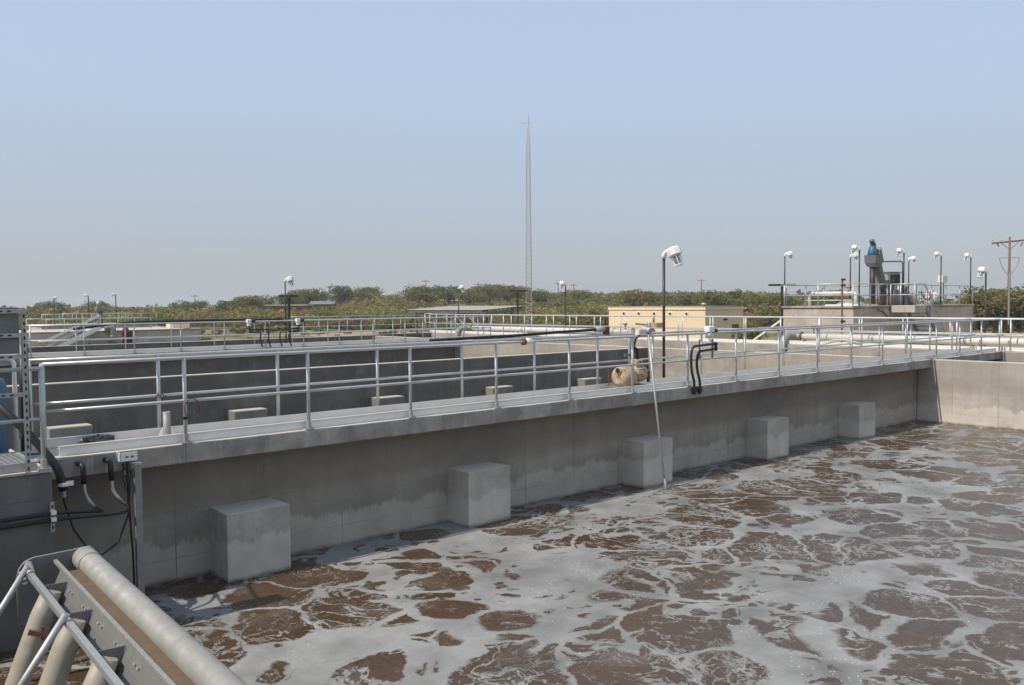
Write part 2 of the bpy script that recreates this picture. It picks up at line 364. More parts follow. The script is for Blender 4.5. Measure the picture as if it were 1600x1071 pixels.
# ---------------------------------------------------------------- basin walls
BOT = -3.4
WY, FY = 11.147, 10.736                                  # wall face, slab nosing face
def wall(name, label, x0, x1, y0, y1, z1, mat, z0=BOT, bev=.02):
    return tag(MB().box(x0, x1, y0, y1, z0, z1, bev).build(name, mat), label, 'wall')
root = empty('basin_wall', (14, WY, 0), 'long shaded concrete basin wall with five square buttresses above the foamy water', 'wall')
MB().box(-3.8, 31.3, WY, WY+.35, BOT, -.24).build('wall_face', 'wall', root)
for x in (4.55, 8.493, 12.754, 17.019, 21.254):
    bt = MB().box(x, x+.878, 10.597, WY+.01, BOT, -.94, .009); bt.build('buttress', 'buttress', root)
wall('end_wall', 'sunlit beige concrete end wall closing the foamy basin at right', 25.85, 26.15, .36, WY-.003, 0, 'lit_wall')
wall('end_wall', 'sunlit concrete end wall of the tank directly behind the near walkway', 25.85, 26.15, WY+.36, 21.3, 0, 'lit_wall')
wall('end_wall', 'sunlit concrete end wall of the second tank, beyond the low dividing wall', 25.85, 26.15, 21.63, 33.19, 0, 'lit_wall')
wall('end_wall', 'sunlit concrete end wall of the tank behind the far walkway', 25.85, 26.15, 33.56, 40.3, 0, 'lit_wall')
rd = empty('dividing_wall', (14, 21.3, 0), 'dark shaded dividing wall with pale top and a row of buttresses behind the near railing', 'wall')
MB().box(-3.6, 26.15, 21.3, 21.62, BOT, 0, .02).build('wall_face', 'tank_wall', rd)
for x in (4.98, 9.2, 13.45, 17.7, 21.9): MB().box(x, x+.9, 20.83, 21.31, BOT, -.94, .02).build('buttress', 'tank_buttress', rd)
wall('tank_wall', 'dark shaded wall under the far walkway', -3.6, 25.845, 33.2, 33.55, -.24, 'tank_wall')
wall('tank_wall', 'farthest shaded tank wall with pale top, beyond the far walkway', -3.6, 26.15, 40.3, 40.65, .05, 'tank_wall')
wall('basin_side_wall', 'concrete side wall of the foamy basin at the left', -1.8, -1.5, .36, 9.2, 0, 'wall')
wall('channel_wall', 'sunlit channel wall under the cross walkway railing', 31.3, 33.4, -2.2, 42.9, -.002, 'lit_wall')
wall('outer_wall', 'outer tank wall at the back of the cross channel', 26.16, 31.29, 42.55, 42.9, -.01, 'tank_wall')
# near corner block at the left
lb = empty('corner_block', (1.0, 10.4, 0), 'concrete corner block carrying the small grating landing at far left', 'platform')
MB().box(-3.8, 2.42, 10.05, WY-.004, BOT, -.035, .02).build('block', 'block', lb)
MB().box(-3.8, 2.425, 10.045, 11.9, -.030, -.004, .008).build('top_edge', 'slab', lb)

# ---------------------------------------------------------------- walkways: slab + kick plates
def walkway(label, x0, x1, yf, yb, parts=True):
    w = empty('walkway', ((x0+x1)/2, yf, 0), label, 'walkway')
    MB().box(x0, x1, yf, yb, -.24, 0, .012).build('slab', 'slab', w)
    return w
wk1 = walkway('near concrete walkway with thick stained edge over the foamy basin', 2.43, 31.28, FY, 11.79)
wk2 = walkway('far concrete walkway running parallel behind the tanks', -3.6, 31.28, 32.85, 33.95)
wk0 = walkway('concrete walkway along the near side of the basin', -3.8, 31.2, -.75, .35)
for k, (y0, y1, h, w) in enumerate(((10.87, 10.888, .115, wk1), (11.60, 11.618, .115, wk1), (32.98, 33.0, .115, wk2), (33.78, 33.8, .115, wk2))):
    mb = MB().box(2.7 if w is wk1 else -3.5, 31.2, y0, y1, .001, h); mb.box(2.7 if w is wk1 else -3.5, 31.2, y0-.02, y1+.02, h-.012, h, 0)
    mb.build('kick_plate', 'alu_plate', w)

# ---------------------------------------------------------------- railings
def railing(label, pts, z0, group=None, name='guard_railing', h=1.07, r=.024, mid=.535, mat='alu', feet=True, seg=10, kick=False):
    """pts: post positions in order; rails run through them"""
    P3 = [Vector((p[0], p[1], p[2] if len(p) > 2 else z0)) for p in pts]
    rr = empty(name, P3[0], label, 'railing', group)
    for p in P3:
        po = MB().cyl(p, p+Vector((0, 0, h)), r, n=seg).build('post', mat, rr, True)
        if feet:
            d = (P3[1]-P3[0]).normalized(); sd = Vector((-d.y, d.x, 0))
            f = MB().obox(p+Vector((0, 0, .008)), d, sd, (0, 0, 1), .065, .05, .008)
            f.cyl(p+Vector((0, 0, .015)), p+Vector((0, 0, .11)), r+.009, n=seg)
            for k in (-1, 1): f.cyl(p+d*.05*k+Vector((0, 0, .016)), p+d*.05*k+Vector((0, 0, .035)), .009, n=6)
            f.build('base_plate', 'galv', po)
    runs = [[P3[0]]]
    for a, b_ in zip(P3, P3[1:]): runs[-1].append(b_)
    MB().tube([p+Vector((0, 0, h)) for p in P3], r*.96, seg).build('top_rail', mat, rr, True)
    MB().tube([p+Vector((0, 0, mid)) for p in P3], r*.82, seg).build('mid_rail', mat, rr, True)
    if kick:
        a, b_ = P3[0], P3[-1]; MB().bar(a+Vector((0, 0, .08)), b_+Vector((0, 0, .08)), .012, .12).build('kick_plate', 'alu_plate', rr)
    return rr
X0, SP = 4.1256, 1.7057
px = [X0+SP*i for i in range(16)]
railing('nearest railing along the front edge of the near walkway', [(2.53, 10.79)] + [(x, 10.79) for x in px] + [(31.25, 10.79)], 0)
railing('back railing of the near walkway, just behind the nearest railing', [(2.60, 11.69)] + [(x, 11.69) for x in px] + [(31.25, 11.69)], 0)
px2 = [9.08-SP*1+SP*i for i in range(13)]
railing('front railing of the far walkway', [(x, 32.9) for x in px2 if x < 31], 0, seg=8)
railing('back railing of the far walkway, with a black hose on it', [(x, 33.88) for x in px2 if x < 31], 0, seg=8)
railing('long white cross railing on the tank-side edge of the pipe walkway', [(31.4, 2.0+1.7*i) for i in range(25)], 0, seg=8, kick=True)
railing('long cross railing on the outer edge of the pipe walkway', [(32.6, 2.7+1.7*i) for i in range(24)], 0, seg=8, kick=False)
railing('short railing around the corner landing at far left', [(.2, 10.12), (1.25, 10.12), (2.36, 10.12), (2.50, 10.70)], 0)
# ---------------------------------------------------------------- lamps on poles
V3 = Vector
def lamp(label, base, top_z, face, group, pole_r=.03, n=8):
    """black pole with a white angled bracket, eight sided housing and caged glass globe; face = arm heading (degrees from +X)"""
    L = empty('pole_lamp', base, label, 'lamp', group); b0 = V3(base); t = V3((base[0], base[1], top_z))
    d = V3((math.cos(R(face)), math.sin(R(face)), 0)); sd = V3((-d.y, d.x, 0)); upv = V3((0, 0, 1))
    MB().cyl(b0, t, pole_r, n=n).build('pole', 'pole_dark', L, True)
    MB().obox(b0+V3((0, 0, .01)), (1, 0, 0), (0, 1, 0), upv, .07, .07, .01).build('base_plate', 'pole_dark', L)
    ax = (d*math.cos(R(22)) + upv*math.sin(R(22))).normalized(); nz = sd.cross(ax)*-1
    if nz.z < 0: nz = -nz
    MB().tube([t-upv*.06, t+upv*.03, t+upv*.07+ax*.06, t+upv*.07+ax*.24], [.05, .05, .042, .04], 8).build('arm', 'white', L, True)
    c = t + upv*.02 + ax*.24
    def disc(mb, z0, z1, r0, r1, k=8):
        return mb.tube([c+nz*z0, c+nz*z1], [r0, r1], k)
    disc(disc(MB(), -.10, .03, .155, .155), .03, .075, .155, .09).build('housing', 'white', L)
    disc(MB(), -.29, -.10, .062, .075, 10).build('globe', 'glass', L, True)
    cg = MB()
    for k in range(4):
        a = math.pi/2*k + .4; o = ax*math.cos(a)+sd*math.sin(a); cg.bar(c-nz*.10+o*.105, c-nz*.33+o*.078, .02, .016)
    for z_, r_ in ((-.33, .085), (-.12, .11)):
        for k in range(8):
            a0, a1 = math.pi/4*k, math.pi/4*(k+1)
            cg.bar(c+nz*z_+(ax*math.cos(a0)+sd*math.sin(a0))*r_, c+nz*z_+(ax*math.cos(a1)+sd*math.sin(a1))*r_, .02, .02)
    cg.build('cage', 'white', L); return L
WKL = 'pole lamps on the walkways'; HWL = 'pole lamps on the headworks deck'
lamp('largest white caged lamp on a dark pole beside the tan pump on the near walkway', (14.8, 11.745, 0), 2.70, -75, WKL)
lamp('white caged lamp on a black pole standing on the far walkway', (17.30, 33.84, 0), 2.72, -60, WKL)
lamp('white caged lamp leaning left over the pipe walkway, right of the lattice tower', (32.5, 32.28, 0), 2.66, 180, WKL)
lamp('small white lamp on a thin black pole in front of the low sheet roof shed', (31.9, 40.6, 0), 2.62, -70, WKL)
lamp('white lamp on a dark pole at far right beside the utility pole', (36.0, 12.95, GZ), 2.78, 165, WKL)

# ---------------------------------------------------------------- near walkway: pump, pole, conduits, stub, litter
pm = empty('pump', (13.15, 11.28, .02), 'weathered tan pump standing on the near walkway behind the nearest railing', 'pump')
body = MB(); c = V3((12.98, 11.25, .26))
body.tube([c+V3((-.24, 0, 0)), c+V3((-.20, 0, 0)), c+V3((-.14, 0, .0)), c+V3((0, 0, 0)), c+V3((.13, 0, 0)), c+V3((.20, 0, 0))], [.12, .19, .215, .215, .20, .13], 18)
body.build('volute', 'tan', pm, True)
MB().tube([c+V3((-.28, -.05, .14)), c+V3((-.18, -.03, .13)), c+V3((-.05, 0, .12))], [.062, .062, .075], 12).build('inlet_flange', 'tan', pm, True)
MB().cyl(c+V3((-.295, -.053, .142)), c+V3((-.281, -.05, .141)), .048, n=12).build('inlet_bore', 'dark', pm)
mt = MB().tube([c+V3((.18, 0, .04)), c+V3((.24, 0, .05)), c+V3((.50, 0, .05)), c+V3((.56, 0, .05))], [.11, .155, .155, .10], 16)
for k in range(10):
    a = 2*math.pi*k/10; mt.bar(c+V3((.25, .158*math.cos(a), .05+.158*math.sin(a))), c+V3((.49, .158*math.cos(a), .05+.158*math.sin(a))), .014, .022)
mt.build('motor', 'tan', pm, True)
MB().box(13.22, 13.42, 11.16, 11.34, .44, .58, .015).build('terminal_box', 'tan', pm)
MB().box(13.1, 13.5, 11.1, 11.42, .03, .09, .01).build('foot', 'rust', pm)
MB().box(12.62, 12.86, 11.14, 11.38, .02, .10, .01).box(12.86, 13.1, 11.13, 11.39, .02, .05).build('skid', 'dull_steel', pm)
MB().tube(arc([(13.52, 11.28, .36), (13.62, 11.2, .36), (13.62, 11.2, .12)], .05), .035, 8).build('discharge_elbow', 'rust', pm, True)
MB().cyl((12.66, 11.4, .03), (12.66, 11.4, .50), .012, n=6).cyl((13.58, 11.42, .03), (13.58, 11.42, .47), .014, n=6).build('guide_rod', 'rust', pm)
hs = empty('hose_stand', (13.45, 11.55, 0), 'small dark hose stand with a curved hose behind the tan pump', 'hose stand')
MB().cyl((13.45, 11.55, 0), (13.45, 11.55, .86), .028, n=8).build('stem', 'dull_steel', hs, True)
MB().tube(arc([(13.45, 11.55, .80), (13.62, 11.5, .80), (13.66, 11.5, .45), (13.66, 11.5, .2)], .14), .03, 8).build('hose', 'rubber', hs, True)
MB().obox((13.4, 11.5, .66), (1, 0, 0), (0, 1, 0), (0, 0, 1), .16, .02, .025).build('bracket', 'dull_steel', hs)
# leaning probe pole with its clamp on the top rail
pl = empty('probe_pole', (13.01, 10.25, WZ), 'long grey pole leaning from the top rail down into the foamy water', 'pole')
MB().tube([(13.05, 10.74, 1.16), (13.03, 10.52, -.3), (13.01, 10.25, -2.1)], .021, 10).build('shaft', 'galv', pl, True)
MB().cyl((13.015, 10.30, -1.62), (13.01, 10.24, -2.1), .034, n=10).build('sleeve', 'dull_steel', pl, True)
ck = MB().obox((12.90, 10.79, 1.15), (1, 0, 0), (0, 1, 0), (0, 0, 1), .11, .05, .05); ck.build('head_box', 'pipe_white', pl)
MB().cyl((13.05, 10.68, 1.17), (13.05, 10.86, 1.21), .06, n=12).cyl((13.05, 10.77, 1.2), (13.05, 10.77, 1.30), .022, n=8).build('clamp', 'galv', pl)
MB().tube(arc([(12.88, 10.78, 1.12), (12.72, 10.78, 1.02), (12.68, 10.8, .7), (12.68, 10.82, .4)], .14), .018, 8).build('cable', 'rubber', pl, True)
# twin black conduits with junction box heads
cd = empty('conduit_pair', (14.6, 10.7, 0), 'pair of black bent conduits running down the edge of the near walkway', 'conduit')
for k in (0, 1):
    x = 14.35 + .19*k; zt = .83 - .11*k
    MB().tube(arc([(15.24, 10.70, zt+.02), (x+.06, 10.70, zt-.01), (x, 10.70, zt-.2), (x+.01, 10.69, .32), (x+.10, 10.69, .1), (x+.10, 10.69, -.03)], .16, 6), .026, 10).build('conduit', 'black', cd, True)
    MB().box(x+.05, x+.15, 10.655, 10.73, -.12, -.01, .012).cyl((x+.10, 10.69, -.16), (x+.10, 10.69, -.11), .03, n=8).build('fitting', 'black', cd)
for x in (14.66, 15.1): MB().box(x, x+.04, 10.715, 10.74, .55, .95).build('strut', 'dull_steel', cd)
MB().cyl((15.2, 10.70, .70), (15.2, 10.70, .88), .034, n=8).build('end_fitting', 'black', cd)
jb = empty('junction_box', (15.2, 10.79, 1.0), 'white junction box clamped on the top rail above the black conduits', 'junction box')
MB().box(15.0, 15.2, 10.72, 10.86, 1.09, 1.215, .015).build('box', 'white', jb)
MB().cyl((15.08, 10.79, 1.0), (15.08, 10.79, 1.09), .075, .05, n=12).build('socket', 'white', jb, True)
MB().cyl((15.2, 10.79, 1.12), (15.34, 10.79, 1.12), .045, n=10).build('knob', 'black', jb, True)
MB().tube(arc([(15.05, 10.79, .99), (15.10, 10.75, .9), (15.2, 10.71, .86)], .05), .012, 6).build('lead', 'white', jb, True)
fx = empty('rail_clamp', (9.92, 10.79, 1.0), 'pale ragged clamp wrapped on the nearest top rail', 'clamp')
MB().cyl((9.83, 10.79, 1.07), (9.88, 10.79, 1.07), .06, n=10).build('collar', 'rust', fx)
MB().tube([(9.88, 10.79, 1.065), (9.95, 10.79, 1.075), (10.02, 10.79, 1.07), (10.07, 10.79, 1.07)], [.045, .062, .05, .03], 9).build('wrap', 'white', fx)
# black hose lying along the back rail of the near walkway
bh = empty('suction_hose', (10.8, 11.72, 1.1), 'stiff black hose lying along the back rail of the near walkway', 'hose')
MB().tube([(8.6, 11.73, 1.115), (9.3, 11.73, 1.12), (10.4, 11.72, 1.13), (11.6, 11.72, 1.165), (12.65, 11.71, 1.19)], [.022, .026, .028, .028, .028], 10).build('hose', 'rubber', bh, True)
MB().cyl((12.62, 11.71, 1.19), (12.86, 11.70, 1.185), .05, n=10).build('coupling', 'galv', bh, True)
MB().obox((12.92, 11.7, 1.16), (1, 0, 0), (0, 1, 0), (0, 0, 1), .05, .05, .08).build('clamp', 'rust', bh)
# pipe sleeve stub bolted to the deck
st = empty('pipe_sleeve', (4.10, 11.35, 0), 'short upright metal pipe sleeve with gussets on the near walkway', 'pipe')
o = MB(); n = 14
for (r_, z_) in ((.048, .02), (.048, .35), (.040, .35), (.040, .1)):
    for k in range(n): o.v.append((4.10+r_*math.cos(2*math.pi*k/n), 11.35+r_*math.sin(2*math.pi*k/n), z_))
for i in range(3):
    for k in range(n): o.f.append((i*n+k, i*n+(k+1) % n, (i+1)*n+(k+1) % n, (i+1)*n+k))
o.build('sleeve', 'steel', st, True)
MB().box(3.96, 4.24, 11.23, 11.47, .002, .016).build('flange', 'alu_plate', st)
for sx in (-1, 1): MB().prism([(4.10+.046*sx, 11.345, .016), (4.10+.13*sx, 11.345, .016), (4.10+.046*sx, 11.345, .15)], 0, (0, .01, 0)).build('gusset', 'alu_plate', st)
# wire coil on a post
wc = empty('wire_coil', (4.17, 10.74, .5), 'loose coil of thin wire hanging on the first railing post', 'wire')
pts = [(4.20+.095*math.cos(t*.42)*(1+.04*math.sin(t)), 10.745+.01*math.sin(t*.9), .44+.12*math.sin(t*.42)) for t in range(0, 46)]
MB().tube(pts, .0045, 5).build('coil', 'rust', wc)
MB().cyl((4.1256, 10.79, .30), (4.1256, 10.79, .335), .03, n=10).build('tape', 'black', wc)
MB().tube([(4.105, 10.725, .3), (4.10, 10.722, -.1), (4.09, 10.72, -.5), (4.085, 10.72, -1.1)], .004, 5).build('tail', 'dull_steel', wc)
wt = empty('wire_tie', (4.13, 11.66, .5), 'twisted wire tied on the back rail above the pipe sleeve', 'wire')
MB().tube([(4.06+.02*k, 11.655-.02*(k % 2), .50+.035*((k*7) % 3)) for k in range(8)], .007, 5).build('twist', 'rust', wt)
# crumpled litter on the deck
lt = MB(); r2 = random.Random(4); NU, NVV = 18, 9
for j in range(NVV):
    for i in range(NU):
        a = 2*math.pi*i/NU; rad = math.sin(math.pi*(j+.5)/NVV); w = .75+.5*r2.random()
        lt.v.append((3.28+.22*rad*math.cos(a)*w, 11.42+.09*rad*math.sin(a)*w, max(.004, .05-.07*math.cos(math.pi*(j+.5)/NVV)*w)))
for j in range(NVV-1):
    for i in range(NU): lt.f.append((j*NU+i, j*NU+(i+1) % NU, (j+1)*NU+(i+1) % NU, (j+1)*NU+i))
tag(lt.build('plastic_bag', 'bag'), 'crumpled dark plastic bag lying on the near walkway at left', 'litter')
pc = MB(); pc.add([(3.02, 11.36, .01), (3.07, 11.34, .035), (3.10, 11.37, .06), (3.06, 11.41, .02), (3.03, 11.39, .055), (3.08, 11.40, .01)], [(0, 1, 2), (0, 2, 4), (2, 3, 4), (0, 4, 3), (0, 3, 5), (0, 5, 1), (1, 5, 2), (2, 5, 3)])
tag(pc.build('paper_scrap', 'white'), 'white scrap of paper beside the dark plastic bag', 'litter')

# ---------------------------------------------------------------- left corner: strut frame, tank, hoses
fr = empty('equipment_rack', (1.5, 10.0, 0), 'slotted strut rack with grey enclosures seen from behind at far left', 'rack')
def strut(mb, p, q_, w=.042):
    mb.bar(p, q_, w, w); return mb
def slots(mb, p, q_, step=.075, off=(0, -.0225, 0)):
    p, q_ = V3(p), V3(q_); L = (q_-p).length; d = (q_-p)/L; t = .05
    while t < L-.05:
        c_ = p+d*t+V3(off); sd = V3((1, 0, 0)) if abs(d.z) > .5 else V3((0, 0, 1)); mb.obox(c_, d, sd, V3((0, 1, 0)), .017, .008, .0015); t += step
    return mb
up1 = strut(MB(), (2.185, 10.0, .0), (2.185, 10.0, 1.70)).build('upright', 'galv', fr)
tag(slots(MB(), (2.185, 10.0, 0), (2.185, 10.0, 1.70)).build('slot', 'dark', up1), kind='stuff')
for z_ in (.82, 1.21, 1.43, 1.675):
    c_ = strut(MB(), (.3, 9.99, z_), (2.16, 9.99, z_)).build('crossbar', 'galv', fr); tag(slots(MB(), (1.4, 9.99, z_), (2.16, 9.99, z_)).build('slot', 'dark', c_), kind='stuff')
strut(MB(), (.32, 10.0, 0), (.32, 10.0, 1.7)).build('upright', 'galv', fr)
MB().box(.4, 2.15, 10.03, 10.22, 1.24, 1.72, .012).build('enclosure', 'dull_steel', fr)
pb = M['dull_steel']
dr = empty('blue_tank', (1.92, 11.35, 0), 'blue plastic tank behind the strut rack at the left edge', 'tank')
MB().tube([(1.92, 11.35, .01), (1.92, 11.35, .05), (1.92, 11.35, .82), (1.92, 11.35, .90), (1.92, 11.35, .93)], [.34, .36, .36, .33, .2], 28).build('body', 'blue', dr, True)
MB().cyl((1.92, 11.35, .93), (1.92, 11.35, .98), .11, n=16).build('lid', 'black', dr, True)
hv = empty('feed_pipe', (2.36, 11.45, 0), 'white and black feed pipes standing between the blue tank and the rail', 'pipe')
MB().tube(arc([(2.1, 11.5, 1.12), (2.40, 11.5, 1.12), (2.40, 11.5, 0)], .09), .024, 10).build('white_riser', 'white', hv, True)
MB().cyl((2.52, 11.6, 0), (2.52, 11.6, 1.28), .055, n=12).build('black_riser', 'black', hv, True)
MB().tube(sag((1.2, 11.0, .03), (2.62, 11.05, .03), -.01), .016, 8).build('blue_hose', 'blue', hv, True)
kb = MB().box(2.45, 2.7, 11.60, 11.618, .002, .14).build('plate', 'alu_plate', hv)
# grating landing
gr = empty('grating_panel', (1.4, 10.6, 0), 'square steel grating panel on the corner landing', 'grating')
gb = MB()
for i in range(20): gb.box(1.2+.055*i, 1.206+.055*i, 10.18, 11.0, .055, .085)
for j in range(14): gb.box(1.2, 2.25, 10.18+.063*j, 10.186+.063*j, .057, .087)
gb.build('bars', 'grate', gr)
MB().box(1.15, 2.30, 10.14, 10.18, .0, .09).box(2.26, 2.30, 10.18, 11.02, .0, .09).build('edge_angle', 'galv', gr)
MB().box(1.2, 2.25, 10.2, 11.0, .004, .012).build('pan', 'alu_plate', gr)
# diagonal black pipe, its clamp and drop cable
bp_ = empty('black_pipe', (2.55, 10.3, 0), 'fat black pipe slanting down over the corner of the landing', 'pipe')
MB().tube(arc([(1.88, 10.9, .92), (2.32, 10.55, .34), (2.555, 10.36, -.04), (2.60, 10.34, -.30)], .10, 6), .045, 14).build('pipe', 'black', bp_, True)
MB().cyl((2.60, 10.34, -.21), (2.60, 10.34, -.245), .058, n=14).box(2.62, 2.70, 10.33, 10.35, -.25, -.2).build('clamp', 'white', bp_)
MB().tube([(2.60, 10.34, -.30), (2.60, 10.35, -.42), (2.70, 10.40, -.75), (2.86, 10.46, -1.02), (3.02, 10.5, -1.13), (3.20, 10.5, -1.02), (3.33, 10.52, -.72), (3.36, 10.55, -.4), (3.33, 10.68, -.14)], .011, 6).build('drop_cable', 'rubber', bp_, True)
MB().cyl((2.60, 10.34, -.30), (2.60, 10.34, -.37), .022, n=8).build('gland', 'galv', bp_)
# conduits from the fascia round the corner of the block
for k, (x, zc, lab) in enumerate(((2.87, -.455, 'black flexible conduit with elbow leaving the slab edge nearest the corner block'), (3.17, -.525, 'second black flexible conduit with elbow, nearer the slotted angle post'))):
    e = empty('flexible_conduit', (x, 10.7, -.1), lab, 'conduit')
    MB().tube(arc([(x-.02, 10.74, -.08), (x, 10.60, -.08), (x, 10.58, -.3)], .06), .03, 10).build('elbow', 'black', e, True)
    MB().tube(arc([(x, 10.58, -.26), (x+.01, 10.57, -.44), (x+.1, 10.52, -.58+.02*k)], .12), .021, 8).build('flexible_hose', 'galv', e, True)
    MB().tube(arc([(x+.09, 10.52, -.575+.02*k), (x+.16, 10.45, -.62+.02*k), (x+.02, 10.2, zc-.09), (2.44, 10.0, zc), (.2, 9.99, zc)], .14), .020, 8).build('run', 'black', e, True)
sb = empty('strut_bracket', (2.43, 9.99, -.5), 'short slotted bracket holding two black conduits on the corner block', 'bracket')
MB().box(2.385, 2.425, 10.02, 10.048, -.66, -.34).build('channel', 'galv', sb); tag(slots(MB(), (2.405, 10.04, -.66), (2.405, 10.04, -.34), .055, (0, -.0215, 0)).build('slot', 'dark', sb), kind='stuff')
for zc in (-.455, -.525): MB().box(2.38, 2.43, 9.96, 10.02, zc-.012, zc+.03).build('strap', 'alu_plate', sb)
ag = empty('angle_post', (3.46, 10.6, -1.0), 'slotted metal bracket and hanging channel post going down into the water', 'post')
MB().box(3.28, 3.47, 10.585, 10.60, -.10, .0).box(3.27, 3.285, 10.585, 10.735, -.10, .0).build('bracket', 'alu_plate', ag)
tag(slots(MB(), (3.30, 10.60, -.05), (3.46, 10.60, -.05), .06, (0, -.0165, 0)).build('slot', 'dark', ag), kind='stuff')
MB().box(3.43, 3.505, 10.56, 10.572, -2.2, -.155).box(3.493, 3.505, 10.572, 10.63, -2.2, -.155).box(3.43, 3.442, 10.572, 10.63, -2.2, -.155).build('channel', 'steel', ag)
MB().box(3.42, 3.515, 10.55, 10.64, -.155, -.13).build('cap', 'galv', ag)
MB().tube([(3.38, 10.68, -.1), (3.37, 10.63, -.6), (3.40, 10.62, -1.2), (3.41, 10.62, -2.0)], .012, 6).build('cable', 'rubber', ag, True)
for k in range(3): MB().tube([(3.36+.02*k, 10.70, -.08), (3.30+.05*k, 10.62, -.28), (3.37, 10.64, -.5)], .006, 5).build('strand', 'rubber', ag)

# ---------------------------------------------------------------- decanter in the foreground
M['weir'] = metal('weir_plate_steel', (.25, .245, .235), .4, .5, .5, 6)
dk = empty('decanter', (2.4, 7.2, -.8), 'stainless weir decanter with long round tube in the foreground at lower left', 'decanter')
DZ = -.80
def D(a, t, z): return V3((2.51-.055*t-a, 9.30-t, z))     # a: towards the camera side, t: along the weir
tb = MB().tube([D(0, -.02, DZ), D(0, .0, DZ), D(0, .28, DZ), D(0, .284, DZ), D(0, 6.2, DZ)], [.07, .115, .115, .110, .110], 28).build('tube', 'tube', dk, True)
MB().tube([D(0, .27, DZ), D(0, .285, DZ)], .118, 28).build('weld_seam', 'galv', tb, True)
# end plate with rounded outer corner
poly = [(-.10, -.02), (-.10, .06), (-.06, .10), (.46, .085), (.53, .06), (.58, .0), (.60, -.08), (.60, -.55), (-.10, -.55)]
MB().prism([D(a, -.02, DZ+z_) for a, z_ in poly], 0, (0, .012, 0)).build('end_plate', 'dull_steel', dk)
MB().tube([D(a, -.026, DZ+z_) for a, z_ in poly[1:8]], .009, 6).build('rim', 'steel', dk, True)
MB().prism([D(.10, .30, DZ-.02), D(.24, .30, DZ-.02), D(.26, .30, DZ-.30), D(.03, .30, DZ-.30)], 0, D(0, 6.2, 0)-D(0, .30, 0)).build('scum_board', 'brown', dk)
bar2 = MB().bar(D(.265, -.01, DZ+.02), D(.265, 6.2, DZ+.02), .034, .03).build('edge_bar', 'steel', dk)
MB().prism([D(.262, .25, DZ), D(.270, .25, DZ), D(.325, .25, DZ-.13), D(.317, .25, DZ-.13)], 0, D(0, 6.2, 0)-D(0, .25, 0)).build('weir_plate', 'weir', dk)
MB().prism([D(.320, .25, DZ-.13), D(.40, .25, DZ-.26), D(.395, .25, DZ-.265), D(.315, .25, DZ-.138)], 0, D(0, 6.2, 0)-D(0, .25, 0)).build('trough_floor', 'dull_steel', dk)
t = .8
while t < 5.5:
    for k in (0, .09):
        p = D(.292, t+k, DZ-.065); MB().cyl(p, p+V3((-.022, 0, .008)), .012, n=8).build('bolt', 'alu', dk)
    t += .52
MB().bar(D(.53, .20, DZ), D(.53, 6.2, DZ), .048, .048).build('front_bar', 'galv', dk)
MB().cyl(D(.50, -.02, DZ+.03), D(.53, .28, DZ+.01), .038, n=12).build('pivot', 'galv', dk, True)
for k in range(4): p = D(.555+.0*k, .05+.06*k, DZ-.01-.02*k); MB().cyl(p, p+V3((-.04, 0, -.01)), .013, n=8).build('bolt', 'alu', dk)
for t in (.68, 1.62, 2.62):
    MB().prism([D(.29, t-.05, DZ-.02), D(.52, t-.05, DZ-.01), D(.50, t-.05, DZ-.30), D(.36, t-.05, DZ-.24)], 0, (0, -.012, 0)).build('gusset', 'dull_steel', dk)
    pp = MB().tube([D(.43, t, DZ-.06), D(.52, t, DZ-.28), D(.80, t+.02, DZ-1.0), D(.92, t+.02, DZ-1.35)], [.08, .098, .098, .098], 22).build('drop_pipe', 'pipe_tan', dk, True)
for t, t2 in ((.22, .12), (1.85, 1.65)):
    p = D(.57, t, DZ+.04); q2 = D(1.25, t2, DZ-1.05)
    MB().cyl(p+(p-q2).normalized()*.05, q2, .029, n=12).build('stay_rod', 'galv', dk, True)
p = D(.66, 1.28, DZ-.22); MB().obox(p, (.9, -.2, -.35), (.2, .97, 0), (.35, 0, .93), .07, .018, .02).cyl(p+V3((.04, 0, -.06)), p+V3((.04, 0, .05)), .014, n=8).build('cable_clip', 'rust', dk)
# ---------------------------------------------------------------- pipes on the cross walkway
def flange(p, d, r, parent, mat='galv'):
    p, d = V3(p), V3(d).normalized(); return MB().cyl(p-d*.03, p+d*.03, r, n=16).build('flange', mat, parent, True)
def cross_pipe(label, y0, y1, ends):
    e = empty('air_pipe', (31.95, (y0+y1)/2, .3), label, 'pipe'); r = .145; z = .30
    MB().cyl((31.95, y0, z), (31.95, y1, z), r, n=20).build('run', 'pipe_white', e, True)
    y = y0+1.2
    while y < y1-.6: flange((31.95, y, z), (0, 1, 0), r*1.18, e); y += 3.3
    for ye in ends:
        s = 1 if ye == y1 else -1
        MB().tube(arc([(31.95, ye, z), (31.95, ye+.30*s, z), (31.30, ye+.42*s, z+.02), (31.12, ye+.45*s, -.35), (31.12, ye+.45*s, -1.2)], .3, 7), r*1.05, 18).build('elbow', 'steel', e, True)
        flange((31.95, ye, z), (0, 1, 0), r*1.3, e, 'rust')
        MB().cyl((31.95, ye-.5*s, z+.1), (31.95, ye-.5*s, z+.36), .03, n=8).obox((31.95, ye-.5*s, z+.38), (1, 0, 0), (0, 1, 0), (0, 0, 1), .16, .03, .025).build('valve_handle', 'rust', e)
    y = y0+.8
    while y < y1: MB().box(31.82, 32.08, y-.06, y+.06, .0, .19).build('saddle', 'galv', e); y += 3.3
    return e
cross_pipe('long pale pipe with a downturned elbow on the cross walkway at right', 1.0, 18.35, (18.35,))
cross_pipe('pale pipe with elbows at both ends on the cross walkway behind the lamp post', 27.2, 39.4, (27.2, 39.4))
